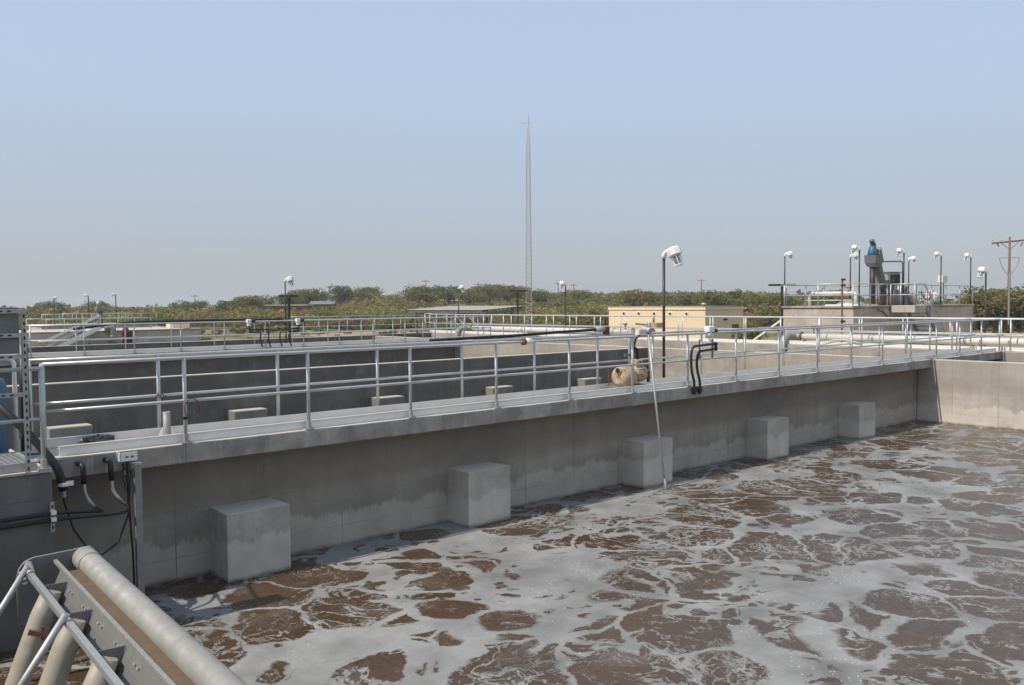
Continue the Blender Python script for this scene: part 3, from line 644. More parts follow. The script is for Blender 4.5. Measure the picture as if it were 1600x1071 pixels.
# valve cluster where the second pipe drops
vc = empty('valve', (31.6, 25.9, 0), 'grey valve with tan actuator on the cross walkway in front of the cream building', 'valve')
MB().tube([(31.7, 25.9, 0), (31.7, 25.9, .25), (31.7, 25.9, .42), (31.7, 25.9, .5)], [.14, .2, .2, .12], 14).build('body', 'galv', vc, True)
MB().box(31.5, 31.95, 25.4, 26.1, .52, .78, .03).build('actuator', 'tan', vc)
MB().cyl((31.7, 25.75, .78), (31.7, 25.75, 1.12), .05, n=8).build('indicator', 'tan', vc, True)
MB().bar((31.7, 26.1, .66), (31.7, 26.8, .70), .12, .08).build('handle', 'dull_steel', vc)
for (y, z1, zz, lab) in ((8.2, .18, .05, 'thin pale hose looped over the white kick plate at far right'), (16.2, .22, .05, 'thin pale hose looped over the kick plate below the elbow')):
    tag(MB().tube([(31.33, y+1.3, zz-.25), (31.33, y+1.0, zz+.05), (31.34, y+.5, z1), (31.34, y, z1+.02), (31.33, y-.6, zz+.08)], .016, 6).build('hose', 'white', None, True), lab, 'hose')

# ---------------------------------------------------------------- far walkway fittings
for k, (x, lab) in enumerate(((15.7, 'left pair of black bent conduits with a cream head on the far walkway'), (16.9, 'right pair of black bent conduits with a cream head on the far walkway'))):
    e = empty('conduit_pair', (x, 32.8, 0), lab, 'conduit')
    for j in (0, 1):
        xx = x-.35+.42*j if k else x+.35-.35*j
        xe = x+.45 if k else x-.5
        MB().tube(arc([(xe, 32.82, .74-.10*j), (xx, 32.82, .74-.10*j), (xx-.06, 32.82, .4), (xx+.04, 32.82, .02)], .14), .028, 7).build('conduit', 'black', e, True)
    xe = x+.45 if k else x-.5
    MB().cyl((xe, 32.82, .62), (xe, 32.82, .98), .03, n=7).build('stem', 'black', e)
    MB().box(xe-.11, xe+.07, 32.76, 32.92, 1.0, 1.16, .02).cyl((xe-.02, 32.84, .9), (xe-.02, 32.84, 1.01), .07, n=10).build('head', 'white', e)
    MB().cyl((xe+.10, 32.84, 1.08), (xe+.24, 32.84, 1.08), .07, n=8).build('knob', 'black', e)
tag(MB().tube([(9.0, 33.9, .90), (9.6, 33.9, .97), (10.3, 33.9, 1.05), (11.2, 33.9, 1.12), (13.0, 33.9, 1.14), (15.9, 33.9, 1.13), (17.2, 33.9, 1.12)], .04, 8).build('black_hose', 'rubber', None, True), 'long black hose draped along the back rail of the far walkway', 'hose')
def floodlight(label, base, top, w, head=0):
    e = empty('floodlight_post', base, label, 'floodlight'); MB().box(base[0]-.045, base[0]+.045, base[1]-.045, base[1]+.045, base[2], top).build('post', 'pole_dark', e)
    d = V3((math.cos(head), math.sin(head), 0)); s = V3((-d.y, d.x, 0)); c_ = V3((base[0], base[1], top+.06))
    for k in (-1, 1): MB().obox(c_+d*k*w*.30, d, s, (0, 0, 1), w*.22, .12, .05).build('light_head', 'pole_dark', e)
    MB().obox(c_, d, s, (0, 0, 1), w*.12, .04, .03).build('arm', 'pole_dark', e); return e
floodlight('dark twin head floodlight on a square post behind the far walkway lamp', (18.0, 34.9, GZ), 2.05, .8, -.6)
floodlight('dark twin head floodlight on a square post beside the lattice tower', (42.1, 46.7, GZ), 2.55, 1.35, -.4)
floodlight('dark twin head floodlight on a post at the left end of the headworks', (40.2, 24.25, GZ), 2.50, 1.3, -.75)

# ---------------------------------------------------------------- small far stair beyond the cross walkway
fs = empty('access_stair', (33.6, 41.5, -.9), 'small white metal stair with slanting handrails left of the lattice tower', 'stair')
for yy in (40.9, 42.1):
    for h_ in (.95, .5): MB().cyl((32.9, yy, h_), (34.3, yy, h_-1.2), .03, n=6).build('handrail', 'white', fs)
    MB().bar((32.9, yy, -.05), (34.5, yy, -1.45), .04, .2).build('stringer', 'alu_plate', fs)
for k in range(7): MB().box(33.0+.2*k, 33.22+.2*k, 40.9, 42.1, -.13-.2*k, -.10-.2*k).build('tread', 'grate', fs)
railing('small box of white rails around the far stair head', [(33.0, 43.6), (31.6, 43.6), (31.6, 42.4), (33.0, 42.4), (33.0, 43.6)], .05, seg=6, feet=False)
railing('railing of the last tank behind the far walkway, below the sheet roof shed', [(22.0+1.8*i, 42.7) for i in range(6)], 0, seg=6, feet=False)

# ---------------------------------------------------------------- cream building
cb = empty('pump_house', (49.9, 36.0, GZ), 'flat roofed cream stucco building with five round vents behind the cross railing', 'building')
BX0, BX1, BY0, BY1, BT = 49.9, 54.5, 36.0, 44.9, 1.38
MB().box(BX0, BX1, BY0, BY1, GZ-.3, BT-.22).build('wall', 'stucco', cb)
MB().box(BX0-.06, BX1+.06, BY0-.06, BY1+.06, BT-.22, BT, .02).build('parapet', 'stucco_trim', cb)
MB().box(BX0-.085, BX1+.085, BY0-.085, BY1+.085, BT+.001, BT+.035).build('coping', 'roof_sheet', cb)
for k in range(5):
    y = 37.55+1.45*k; v = MB().box(BX0-.035, BX0, y-.14, y+.14, BT-.62, BT-.34).build('vent', 'white', cb)
    MB().cyl((BX0-.10, y, BT-.48), (BX0-.034, y, BT-.48), .085, n=14).build('vent_hood', 'dark', v)
MB().box(53.1, 53.9, BY0-.03, BY0, GZ, .1).build('door', 'rust', cb)
MB().box(52.1, 52.35, BY0-.14, BY0, .42, .54).build('wall_light', 'dark', cb)
MB().tube([(51.4, 37.2, BT), (51.4, 37.2, BT+.12), (51.4, 37.2, BT+.13), (51.4, 37.2, BT+.24), (51.4, 37.2, BT+.28)], [.12, .12, .2, .2, .08], 14).build('roof_vent', 'galv', cb, True)

# ---------------------------------------------------------------- open shed with sheet roof
sh = empty('open_shed', (50, 63, GZ), 'low open shed with pale sheet roof left of the lattice tower', 'shed')
rf = MB(); n = 40
for i in range(n):
    y0 = 57.7+11.0*i/n; y1 = 57.7+11.0*(i+.5)/n; y2 = 57.7+11.0*(i+1)/n
    rf.prism([(47.7, y0, 1.16), (47.7, y1, 1.20), (47.7, y2, 1.16)], 0, (5.2, 0, .32))
rf.build('roof_sheet', 'roof_sheet', sh)
MB().box(47.8, 48.0, 57.7, 68.6, .92, 1.12).build('purlin', 'dull_steel', sh); MB().box(52.5, 52.7, 57.7, 68.6, 1.3, 1.5).build('purlin', 'dull_steel', sh)
for y in (58.6, 62.2, 65.2, 68.0):
    for x in (48.3, 52.2):
        MB().box(x-.09, x+.09, y-.09, y+.09, GZ, 1.05 if x < 50 else 1.4).build('post', 'dull_steel', sh)
    MB().bar((48.3, y, .72), (52.2, y, 1.05), .1, .16).build('truss', 'dull_steel', sh)
    for s in (-1, 1): MB().bar((48.3, y, .1), (48.3, y+1.0*s, .98), .07, .07).build('brace', 'dull_steel', sh)
MB().box(48.6, 52.0, 60.5, 60.6, GZ, -.1).build('back_panel', 'dull_steel', sh)

# ---------------------------------------------------------------- lattice tower
TX, TY, TB, TT = 61.2, 66.0, GZ, 20.0
tw = empty('lattice_tower', (TX, TY, TB), 'tall slender three legged lattice radio tower against the sky', 'tower')
def leg_pt(k, z):
    f_ = (z-TB)/(TT-TB); w = .43*(1-f_)+.22*f_; a = R(20+120*k); return V3((TX+w*math.cos(a), TY+w*math.sin(a), z))
for k in range(3): MB().tube([leg_pt(k, TB+(TT-TB)*i/8) for i in range(9)], [.034]*4+[.028]*3+[.024]*2, 6).build('leg', 'galv', tw, True)
z = TB; sec = MB(); cnt = 0
while z < TT-.5:
    st_ = .52*(1-(z-TB)/(TT-TB)*.35)
    for k in range(3):
        sec.cyl(leg_pt(k, z), leg_pt((k+1) % 3, z+st_/2), .014, n=4); sec.cyl(leg_pt((k+1) % 3, z+st_/2), leg_pt(k, z+st_), .014, n=4)
    z += st_; cnt += 1
    if cnt % 8 == 0: tag(sec.build('lattice_brace', 'galv', tw), kind='stuff'); sec = MB()
if sec.v: tag(sec.build('lattice_brace', 'galv', tw), kind='stuff')
MB().cyl((TX, TY, TT-.3), (TX, TY, TT+.95), .03, n=6).build('mast', 'galv', tw)
MB().cyl((TX-.55, TY+.5, TT+.15), (TX+.15, TY-.14, TT+.22), .022, n=6).build('antenna', 'galv', tw)
MB().box(TX-.9, TX+.9, TY-.9, TY+.9, TB-.2, TB+.15).build('footing', 'head_wall', tw)

# ---------------------------------------------------------------- headworks structure
HXc, HYc, HZ = 39.8, 20.2, 1.47
hw = empty('headworks', (46, 22, GZ), 'raised concrete headworks block carrying machinery at right', 'structure')
MB().box(HXc, 54.3, HYc, 23.95, GZ-.3, HZ-.10, .03).build('block', 'head_wall', hw)
MB().box(HXc-.06, 54.36, HYc-.06, 24.0, HZ-.10, HZ, .015).build('deck_edge', 'slab', hw)
MB().box(43.5, 44.8, 18.9, HYc-.065, HZ-.36, HZ, .02).build('landing', 'head_wall', hw)
MB().tube(arc([(42.2, HYc-.03, HZ-.2), (42.7, HYc-.03, HZ-.25), (43.4, HYc-.03, .85), (47.5, HYc-.03, .85)], .15), .05, 6).build('conduit', 'dull_steel', hw, True)
MB().cyl((48.4, HYc-.06, HZ), (48.4, HYc-.06, GZ), .035, n=8).build('drain_pipe', 'pipe_white', hw)
for z_ in (.25,): MB().box(HXc-.02, HXc-.004, HYc, 23.9, z_, z_+.04).build('form_line', 'dull_steel', hw)
sr = empty('steel_stair', (46, 19.5, GZ), 'dark steel stair descending in front of the headworks block', 'stair')
for yy in (18.95, 19.9): MB().bar((44.8, yy, HZ-.1), (48.0, yy, GZ), .05, .22).build('stringer', 'dull_steel', sr)
for k in range(14): MB().box(44.85+.225*k, 45.08+.225*k, 18.95, 19.9, HZ-.22-.222*k, HZ-.19-.222*k).build('tread', 'dull_steel', sr)
for yy in (18.95, 19.9): MB().cyl((44.8, yy, HZ+1.0), (48.0, yy, GZ+1.0), .025, n=6).build('handrail', 'alu', sr)
railing('headworks deck railing facing the tanks, left part', [(HXc+.05, 23.9), (HXc+.05, 22.05), (HXc+.05, HYc+.05), (41.6, HYc+.05), (43.4, HYc+.05)], HZ, seg=6, feet=False, r=.03)
railing('railing around the projecting headworks landing', [(43.45, HYc-.1), (43.55, 18.95), (44.75, 18.95)], HZ, seg=6, feet=False, r=.03)
railing('headworks deck railing, right part behind the motors', [(44.9+1.88*i, HYc+.05) for i in range(6)], HZ, seg=6, feet=False, r=.03)
railing('rear railing of the headworks deck', [(40.0+1.9*i, 23.88) for i in range(8)], HZ, seg=6, feet=False, r=.03)
# slanting brace rail beside the block
tag(MB().bar((HXc-.02, 24.05, .75), (HXc-.02, 27.0, -1.2), .06, .09).build('slanting_brace', 'alu_plate'), 'pale slanting metal brace beside the left end of the headworks', 'brace')
# screw conveyor / grit screen
sc = empty('screw_conveyor', (43.0, 20.9, HZ), 'inclined screw conveyor with blue motor on a dark column', 'machine')
cx, cy = 43.05, 20.85
MB().cyl((cx, cy, HZ), (cx, cy, 3.45), .15, n=16).build('column', 'pole_dark', sc, True)
def q4(z_, w): return [(cx-w, cy-w, z_), (cx+w, cy-w, z_), (cx+w, cy+w, z_), (cx-w, cy+w, z_)]
MB().add(q4(3.42, .19)+q4(3.62, .28)+q4(4.02, .31), [(3, 2, 1, 0), (8, 9, 10, 11)]+[(i, (i+1) % 4, 4+(i+1) % 4, 4+i) for i in range(4)]+[(4+i, 4+(i+1) % 4, 8+(i+1) % 4, 8+i) for i in range(4)]).build('hopper', 'dull_steel', sc)
MB().tube([(cx-.05, cy, 4.02), (cx-.05, cy, 4.12), (cx-.03, cy, 4.42), (cx-.02, cy, 4.5)], [.24, .24, .17, .1], 12).build('gearbox', 'blue', sc, True)
MB().tube([(cx+.16, cy, 4.1), (cx+.10, cy, 4.3), (cx+.02, cy, 4.62)], [.13, .14, .13], 10).cyl((cx-.05, cy, 4.58), (cx-.12, cy, 4.8), .12, n=10).build('motor', 'blue', sc, True)
MB().cyl((cx-.1, cy, 4.72), (cx-.1, cy, 4.84), .15, .06, n=10).build('fan_cover', 'dull_steel', sc)
MB().prism([(cx+.25, cy-.22, 3.55), (cx+.75, cy-.22, 3.75), (cx+.42, cy-.22, 4.45), (cx+.15, cy-.22, 4.0)], 0, (0, .44, 0)).build('cover', 'dull_steel', sc)
MB().tube([(cx+.35, cy, 3.95), (cx+.75, cy, 3.1), (cx+1.05, cy, 2.65), (cx+1.25, cy, 2.3)], [.2, .2, .19, .17], 14).build('screw_trough', 'dull_steel', sc, True)
MB().cyl((cx+.42, cy, 3.4), (cx+.6, cy, HZ), .03, n=6).cyl((cx+1.2, cy+.2, 2.5), (cx+1.25, cy+.2, HZ), .05, n=6).build('support', 'dull_steel', sc)
MB().box(cx+.05, cx+1.35, cy-.1, cy+.1, 2.52, 2.60).build('chute', 'alu_plate', sc)
MB().tube([(cx+1.25, cy, 2.3), (cx+1.5, cy, 1.9), (cx+1.6, cy, HZ)], [.24, .3, .3], 12).build('screen_drum', 'dull_steel', sc, True)
MB().bar((cx+.35, cy-.2, 1.55), (cx+1.0, cy-.2, 2.25), .06, .1).build('brace', 'rust', sc)
MB().box(cx+1.2, cx+1.9, cy-.25, cy+.1, 2.72, 2.76).cyl((cx+1.85, cy-.2, 2.45), (cx+1.85, cy-.2, 3.05), .02, n=5).cyl((cx+1.2, cy-.2, 3.05), (cx+1.85, cy-.2, 3.05), .02, n=5).build('catwalk', 'dull_steel', sc)
pf = empty('lifting_gantry', (44.3, 20.9, HZ), 'tall dark inverted U pipe frame beside the control cabinet', 'frame')
MB().tube(arc([(44.05, 20.9, HZ), (44.05, 20.9, 3.72), (45.9, 20.6, 3.78), (45.9, 20.6, HZ)], .25), .04, 8).build('frame', 'dull_steel', pf, True)
MB().cyl((43.4, 20.95, 3.66), (44.1, 20.9, 3.70), .03, n=6).build('tie', 'dull_steel', pf)
cp = empty('control_cabinet', (45.2, 20.7, HZ), 'grey control cabinet with dark panel windows on the headworks deck', 'cabinet')
MB().box(44.75, 45.95, 20.75, 21.15, 2.32, 3.18, .02).build('cabinet', 'galv', cp)
MB().box(44.68, 46.05, 20.65, 21.2, 3.185, 3.22).build('canopy', 'galv', cp)
for k in range(4): MB().box(44.85+.27*k, 45.06+.27*k, 20.735, 20.75, 2.62, 3.08).build('panel_window', 'dark', cp)
for x in (44.85, 45.85): MB().box(x-.04, x+.04, 20.9, 20.98, HZ, 2.32).build('leg', 'dull_steel', cp)
MB().tube([(45.2, 20.5, HZ), (45.2, 20.5, 2.2), (45.2, 20.5, 2.5)], [.12, .09, .05], 10).cyl((45.55, 20.5, HZ), (45.55, 20.5, 2.1), .08, n=8).build('riser_pipe', 'galv', cp, True)
MB().box(45.7, 46.1, 20.4, 20.7, HZ, 2.2).build('junction_cabinet', 'dull_steel', cp)
def motor(label, x, y, r, mat, L=.6):
    e = empty('electric_motor', (x, y, HZ), label, 'motor')
    MB().tube([(x-.1, y, HZ+r+.05), (x, y, HZ+r+.05), (x+L*.7, y, HZ+r+.05), (x+L, y, HZ+r+.05)], [r*.6, r, r, r*.5], 14).build('body', mat, e, True)
    MB().box(x, x+L*.7, y-r*.8, y+r*.8, HZ, HZ+.12).build('foot', 'dull_steel', e)
    MB().box(x+.1, x+.3, y-.1, y+.1, HZ+2*r, HZ+2*r+.14).build('terminal_box', mat, e); return e
motor('large pale blower motor on the headworks deck left of the small cabinet box', 49.6, 20.75, .34, 'pipe_white', .9)
motor('smaller pale motor on the headworks deck beside the control cabinet', 47.0, 20.75, .26, 'galv', .7)
gb2 = empty('grit_classifier', (46.9, 20.9, HZ), 'grey pipework tank with rounded white top beside the control cabinet', 'machine')
MB().tube([(46.6, 21.2, HZ), (46.6, 21.2, 2.1), (46.6, 21.2, 2.25)], [.3, .3, .15], 14).build('vessel', 'galv', gb2, True)
MB().tube(arc([(46.3, 21.1, HZ), (46.3, 21.1, 2.35), (47.2, 21.1, 2.35), (47.2, 21.1, HZ)], .2), .09, 10).build('pipe_loop', 'pipe_white', gb2, True)
bx_ = empty('meter_box', (51.5, 20.8, HZ), 'small pale box on a stand at the right end of the headworks', 'box')
MB().box(51.2, 51.85, 20.7, 21.0, 2.72, 3.12, .015).build('box', 'pipe_white', bx_)
for x in (51.35, 51.7): MB().box(x-.025, x+.025, 20.83, 20.88, HZ, 2.72).build('leg', 'dull_steel', bx_)
wp = empty('wash_pipe', (41, 22.5, HZ), 'horizontal white pipe with red valve wheel on the headworks deck', 'pipe')
MB().tube(arc([(41.6, 23.5, HZ), (41.6, 23.5, 2.12), (41.6, 21.0, 2.12), (41.6, 21.0, HZ)], .18), .075, 10).build('pipe', 'pipe_white', wp, True)
MB().cyl((41.6, 21.4, 2.2), (41.6, 21.4, 2.38), .02, n=6).cyl((41.6, 21.4, 2.36), (41.6, 21.4, 2.40), .2, n=14).build('valve_wheel', 'red', wp)
flange((41.6, 21.7, 2.12), (0, 1, 0), .12, wp); flange((41.6, 23.2, 2.12), (0, 1, 0), .12, wp)
MB().cyl((41.6, 23.7, 1.75), (41.6, 21.2, 1.75), .03, n=6).build('small_line', 'galv', wp)
dm = empty('domed_hatch', (41.6, 22.2, HZ), 'low pale domed hatch on the headworks deck under the white pipe', 'hatch')
MB().tube([(41.9, 21.4, HZ), (41.9, 21.4, HZ+.12), (41.9, 21.4, HZ+.22), (41.9, 21.4, HZ+.28)], [.75, .68, .45, .12], 18).build('dome', 'galv', dm, True)
MB().box(41.0, 42.9, 20.5, 22.3, HZ, HZ+.08).build('curb', 'pipe_white', dm)
sp_ = empty('stand_pipe', (38.9, 20.3, GZ), 'thin rusty standpipe with hose valves in front of the headworks', 'pipe')
MB().cyl((38.9, 20.3, GZ), (38.9, 20.3, 2.75), .045, n=8).build('pipe', 'rust', sp_, True)
for z_ in (2.72, 2.45, .95, .75, .55): MB().obox((38.9, 20.25, z_), (1, 0, 0), (0, 1, 0), (0, 0, 1), .05, .09, .05).build('valve', 'black', sp_)
for lab, x, y, tz, fc in (
    ('white caged lamp at the left end of the headworks', 39.95, 23.95, 4.05, -60),
    ('lower white lamp just left of the screw conveyor', 42.4, 21.7, 3.96, -60),
    ('taller white lamp immediately left of the blue motor', 40.75, 20.4, 4.22, 140),
    ('white lamp between the inclined screw and the control cabinet', 45.3, 20.28, 4.22, 140),
    ('small white lamp seen behind the inverted U pipe frame', 50.9, 22.5, 4.08, -60),
    ('white lamp above the pale motors right of the control cabinet', 49.95, 20.3, 4.2, 140),
    ('white lamp at the right end of the headworks above the small box', 54.1, 20.3, 4.25, 140)):
    lamp(lab, (x, y, HZ), tz, fc, HWL, pole_r=.035, n=6)

ck_ = empty('pipe_manifold', (46.0, 20.6, HZ), 'tangle of upright grey pipes and valves behind the headworks landing railing', 'pipes')
rh = random.Random(21)
for k in range(9):
    x = 44.0+.33*k; y = 20.55+.35*rh.random(); z1 = HZ+.45+.75*rh.random()
    MB().tube(arc([(x, y, HZ), (x, y, z1), (x+.25, y+.05, z1)], .1), .035+.03*rh.random(), 8).build('pipe', rh.choice(['galv', 'dull_steel', 'pipe_white', 'rust']), ck_, True)
    MB().cyl((x, y-.02, z1-.22), (x, y-.02, z1-.10), .10, n=8).build('valve', rh.choice(['dull_steel', 'galv', 'blue']), ck_)
lk = empty('ladder_rack', (48.6, 20.6, HZ), 'small grey pipe rack with hoses right of the control cabinet', 'rack')
for k in range(5): MB().cyl((47.9+.35*k, 20.6, HZ), (47.9+.35*k, 20.6, HZ+.8+.2*(k % 2)), .03, n=6).build('upright', 'galv', lk)
for z_ in (.35, .7): MB().cyl((47.8, 20.6, HZ+z_), (49.5, 20.6, HZ+z_), .028, n=6).build('bar', 'galv', lk)
MB().tube([(47.9, 20.5, HZ+.7), (48.3, 20.45, HZ+.3), (48.8, 20.45, HZ+.25), (49.3, 20.5, HZ+.68)], .035, 7).build('hose', 'rubber', lk, True)

# ---------------------------------------------------------------- utility poles
def upole(label, base, top, arm, head, r=.14, group=None, det=True):
    e = empty('utility_pole', base, label, 'utility pole', group); b0 = V3(base); d = V3((math.cos(head), math.sin(head), 0)); upv = V3((0, 0, 1))
    MB().tube([b0, b0+upv*(top-base[2])*.5, V3((base[0], base[1], top))], [r*1.15, r, r*.75], 8).build('pole', 'wood', e, True)
    c_ = V3((base[0], base[1], top-.5)); MB().bar(c_-d*arm/2-upv*.12*det, c_+d*arm/2+upv*.16*det, .14, .17).build('crossarm', 'wood', e)
    if det:
        for k in (-.95, -.45, .45, .95): MB().tube([c_+d*arm/2*k+upv*.07, c_+d*arm/2*k+upv*.2, c_+d*arm/2*k+upv*.3], [.03, .09, .05], 8).build('insulator', 'insul', e)
        for k in (-1, 1): MB().bar(c_+d*arm*.26*k-upv*.05, c_-upv*.75, .04, .05).build('brace', 'wood', e)
        c2 = c_-upv*1.7; MB().bar(c2-d*.95+upv*.15, c2+d*.95+upv*.15, .07, .07).build('lower_bracket', 'galv', e)
        for k in (-1, 1): MB().tube([c2+d*.95*k+upv*.2, c2+d*.7*k-upv*.7, c2+d*.15*k-upv*1.5], .025, 5).build('jumper', 'dull_steel', e)
        for k in (-1, 1): MB().cyl(c_+d*arm*.36*k-upv*.08, c_+d*arm*.30*k-upv*.42, .07, n=8).build('cutout', 'dull_steel', e)
        MB().cyl(b0+V3((-.2, -.1, 1.0)), b0+V3((-.2, -.1, 6.0)), .06, n=6).build('riser', 'galv', e)
        MB().box(base[0]+.2, base[0]+.5, base[1]-.3, base[1]-.1, base[2]+.2, base[2]+1.0).build('meter', 'dull_steel', e)
    return e
upole('brown timber utility pole with crossarm at the right edge', (92.9, 31.3, GZ), 7.85, 3.3, -.85)
for lab, x, y, tz in (
    ('distant pole above the flat scrub left of the long low house', 105.6, 266.0, 5.2),
    ('distant pole with no arm visible above trees, right of the red house', 137, 249, 7.2),
    ('distant pole standing right of the palm like tree', 141, 246, 7.9),
    ('distant pole rising above the tall ridge tree left of the grey roofed house', 160, 220, 9.3),
    ('distant pole just right of the grey roofed house', 172, 209, 8.2),
    ('distant pole right of the lattice tower', 197, 199, 8.4),
    ('distant pole between the tower and the walkway lamp', 202, 197, 7.9),
    ('distant pole on the skyline above the cream building', 228, 166, 9.0)):
    upole(lab, (x, y, float(ground_h(np.array([x*1.0]), np.array([y*1.0]))[0])), tz, 2.6, -.6, .17, 'distant utility poles', False)

# ---------------------------------------------------------------- far houses
def house(label, cx_, cy_, w, d_, z0, h_, wallm, roofm, pitch=0.0, head=-.72):
    e = empty('house', (cx_, cy_, z0), label, 'house'); a = V3((math.cos(head), math.sin(head), 0)); s = V3((-a.y, a.x, 0)); c_ = V3((cx_, cy_, z0)); u_ = V3((0, 0, 1))
    MB().obox(c_+u_*h_/2, a, s, u_, w/2, d_/2, h_/2).build('wall', wallm, e)
    if pitch: MB().prism([c_-a*(w/2+.4)-s*(d_/2+.4)+u_*h_, c_-a*(w/2+.4)+s*(d_/2+.4)+u_*h_, c_-a*(w/2+.4)+u_*(h_+pitch)], 0, a*(w+.8)).build('roof', roofm, e)
    else: MB().obox(c_+u_*(h_+.18), a, s, u_, w/2+.5, d_/2+.5, .16).build('roof', roofm, e)
    for k in (-.3, .05, .33): MB().obox(c_+a*w*k-s*(d_/2+.02)+u_*h_*.52, a, s, u_, .6, .04, h_*.22).build('window', 'dark', e)
    return e
def gh(x, y): return float(ground_h(np.array([float(x)]), np.array([float(y)]))[0])
house('long low red brick house with pale flat roof on the ridge', 96, 187, 10, 6, gh(96, 187)-.1, 2.5, 'brick_red', 'roof_sheet')
house('small red house half hidden in the scrub right of the long house', 109, 193, 5.5, 5, gh(109, 193)-.6, 2.3, 'brick_red', 'grey_roof', .8)
house('grey roofed house among ridge trees above the sheet roof shed', 146, 190, 6.5, 6, gh(146, 190)+1.2, 2.4, 'stucco', 'grey_roof', 1.6)

# ---------------------------------------------------------------- far left tank with stair and rails
lt_ = empty('far_tank', (22, 84, GZ), 'far concrete tank with pale rim beyond the tanks at left', 'tank')
MB().box(8, 31.5, 78, 90, GZ-1, -.42, .03).build('block', 'head_wall', lt_); MB().box(7.9, 31.6, 77.9, 78.25, -.42, -.33).box(31.3, 31.6, 78.25, 90, -.42, -.33).build('rim', 'slab', lt_)
MB().box(22.8, 34.3, 97, 102, GZ-1, -.25, .03).build('upper_block', 'head_wall', lt_)
MB().box(22.7, 34.4, 96.9, 102, -.25, -.12).build('upper_rim', 'slab', lt_)
MB().box(24.6, 25.4, 77.96, 78.0, GZ, -.5).build('opening', 'dark', lt_)
MB().box(29.6, 31.2, 80, 81.5, -.32, .12).build('roof_box', 'stucco', lt_)
railing('far railing on the upper deck of the far left tank', [(22.9+1.62*i, 97.1) for i in range(8)], -.12, seg=5, feet=False, r=.035)
railing('denser inner railing on the far left tank deck', [(24.4+.9*i, 95.4) for i in range(8)], -.05, seg=5, feet=False, r=.035)
railing('near low railing on the rim of the far left tank', [(18.6+1.5*i, 84.0) for i in range(8)], -.40, seg=5, feet=False, r=.03)
fs2 = empty('far_stair', (20.7, 77.3, GZ), 'slanting metal stair with handrails on the far left tank', 'stair')
for yy in (77.0, 77.8):
    for h_ in (1.0, .55): MB().cyl((18.6, yy, h_-2.0), (22.6, yy, h_-.05), .045, n=6).build('handrail', 'alu', fs2)
    MB().bar((18.6, yy, -2.0), (22.6, yy, -.05), .05, .25).build('stringer', 'alu_plate', fs2)
for k in range(9): MB().box(18.8+.42*k, 19.2+.42*k, 77.0, 77.8, -1.86+.205*k, -1.83+.205*k).build('tread', 'grate', fs2)
mx = empty('mixer_drive', (26.9, 95.0, -.12), 'dark upright mixer drive standing on the far left tank deck', 'machine')
MB().cyl((27.9, 95.4, -.3), (27.9, 95.4, 1.2), .28, n=10).build('pedestal', 'dull_steel', mx, True); MB().box(27.5, 28.5, 95.0, 95.8, 1.2, 1.6, .05).build('gearbox', 'dull_steel', mx)
MB().cyl((27.8, 95.4, 1.75), (27.8, 95.4, 2.25), .25, .2, n=10).build('motor', 'galv', mx, True)
ep = empty('silver_elbow', (23.6, 77.6, GZ), 'silver pipe elbow dropping down the face of the far left tank', 'pipe')
MB().tube(arc([(23.1, 77.8, -.05), (23.7, 77.6, -.05), (23.75, 77.6, -1.6)], .4, 6), .27, 12).build('elbow', 'steel', ep, True); flange((23.75, 77.6, -.8), (0, 0, 1), .33, ep)
vr = empty('red_valve', (25.0, 77.6, GZ), 'small red valve beside the silver elbow on the far left tank', 'valve')
MB().cyl((24.7, 77.6, -1.5), (24.7, 77.6, -.3), .12, n=8).build('stem', 'red', vr); MB().cyl((24.7, 77.35, -.35), (24.7, 77.6, -.35), .26, n=12).build('wheel', 'red', vr)
FL = 'small lamps on the far left tank'
lamp('leftmost of three small far lamps on the far left tank', (24.9, 100.5, -.12), 2.6, -70, FL, .06, 5)
lamp('middle of three small far lamps on the far left tank', (27.8, 98.8, -.12), 2.85, 160, FL, .06, 5)
lamp('rightmost of three small far lamps on the far left tank', (30.2, 97.6, -.12), 2.95, 160, FL, .06, 5)
# ---------------------------------------------------------------- vegetation
m, nt, b = mat_new('scrub_leaves'); q = NT(nt)
at = q.n.new('ShaderNodeAttribute'); at.attribute_name = 'tint'
q.put(b.inputs['Base Color'], at.outputs['Color']); b.inputs['Roughness'].default_value = .65; b.inputs['Specular IOR Level'].default_value = .2
tr = q.n.new('ShaderNodeBsdfTranslucent'); q.put(tr.inputs['Color'], at.outputs['Color'])
mx_ = q.n.new('ShaderNodeMixShader'); mx_.inputs[0].default_value = .4; q.l.new(b.outputs[0], mx_.inputs[1]); q.l.new(tr.outputs[0], mx_.inputs[2])
q.l.new(mx_.outputs[0], q.n['Material Output'].inputs['Surface']); M['leaf'] = m
M['bark'] = paint('bark', (.12, .085, .06), .9, .5, 10, .1)
GREENS = np.array([1.32, 1.24, 1.02])*np.array([(.165, .165, .050), (.130, .148, .048), (.190, .178, .066), (.110, .130, .048), (.205, .168, .078), (.150, .160, .062), (.205, .150, .090)])
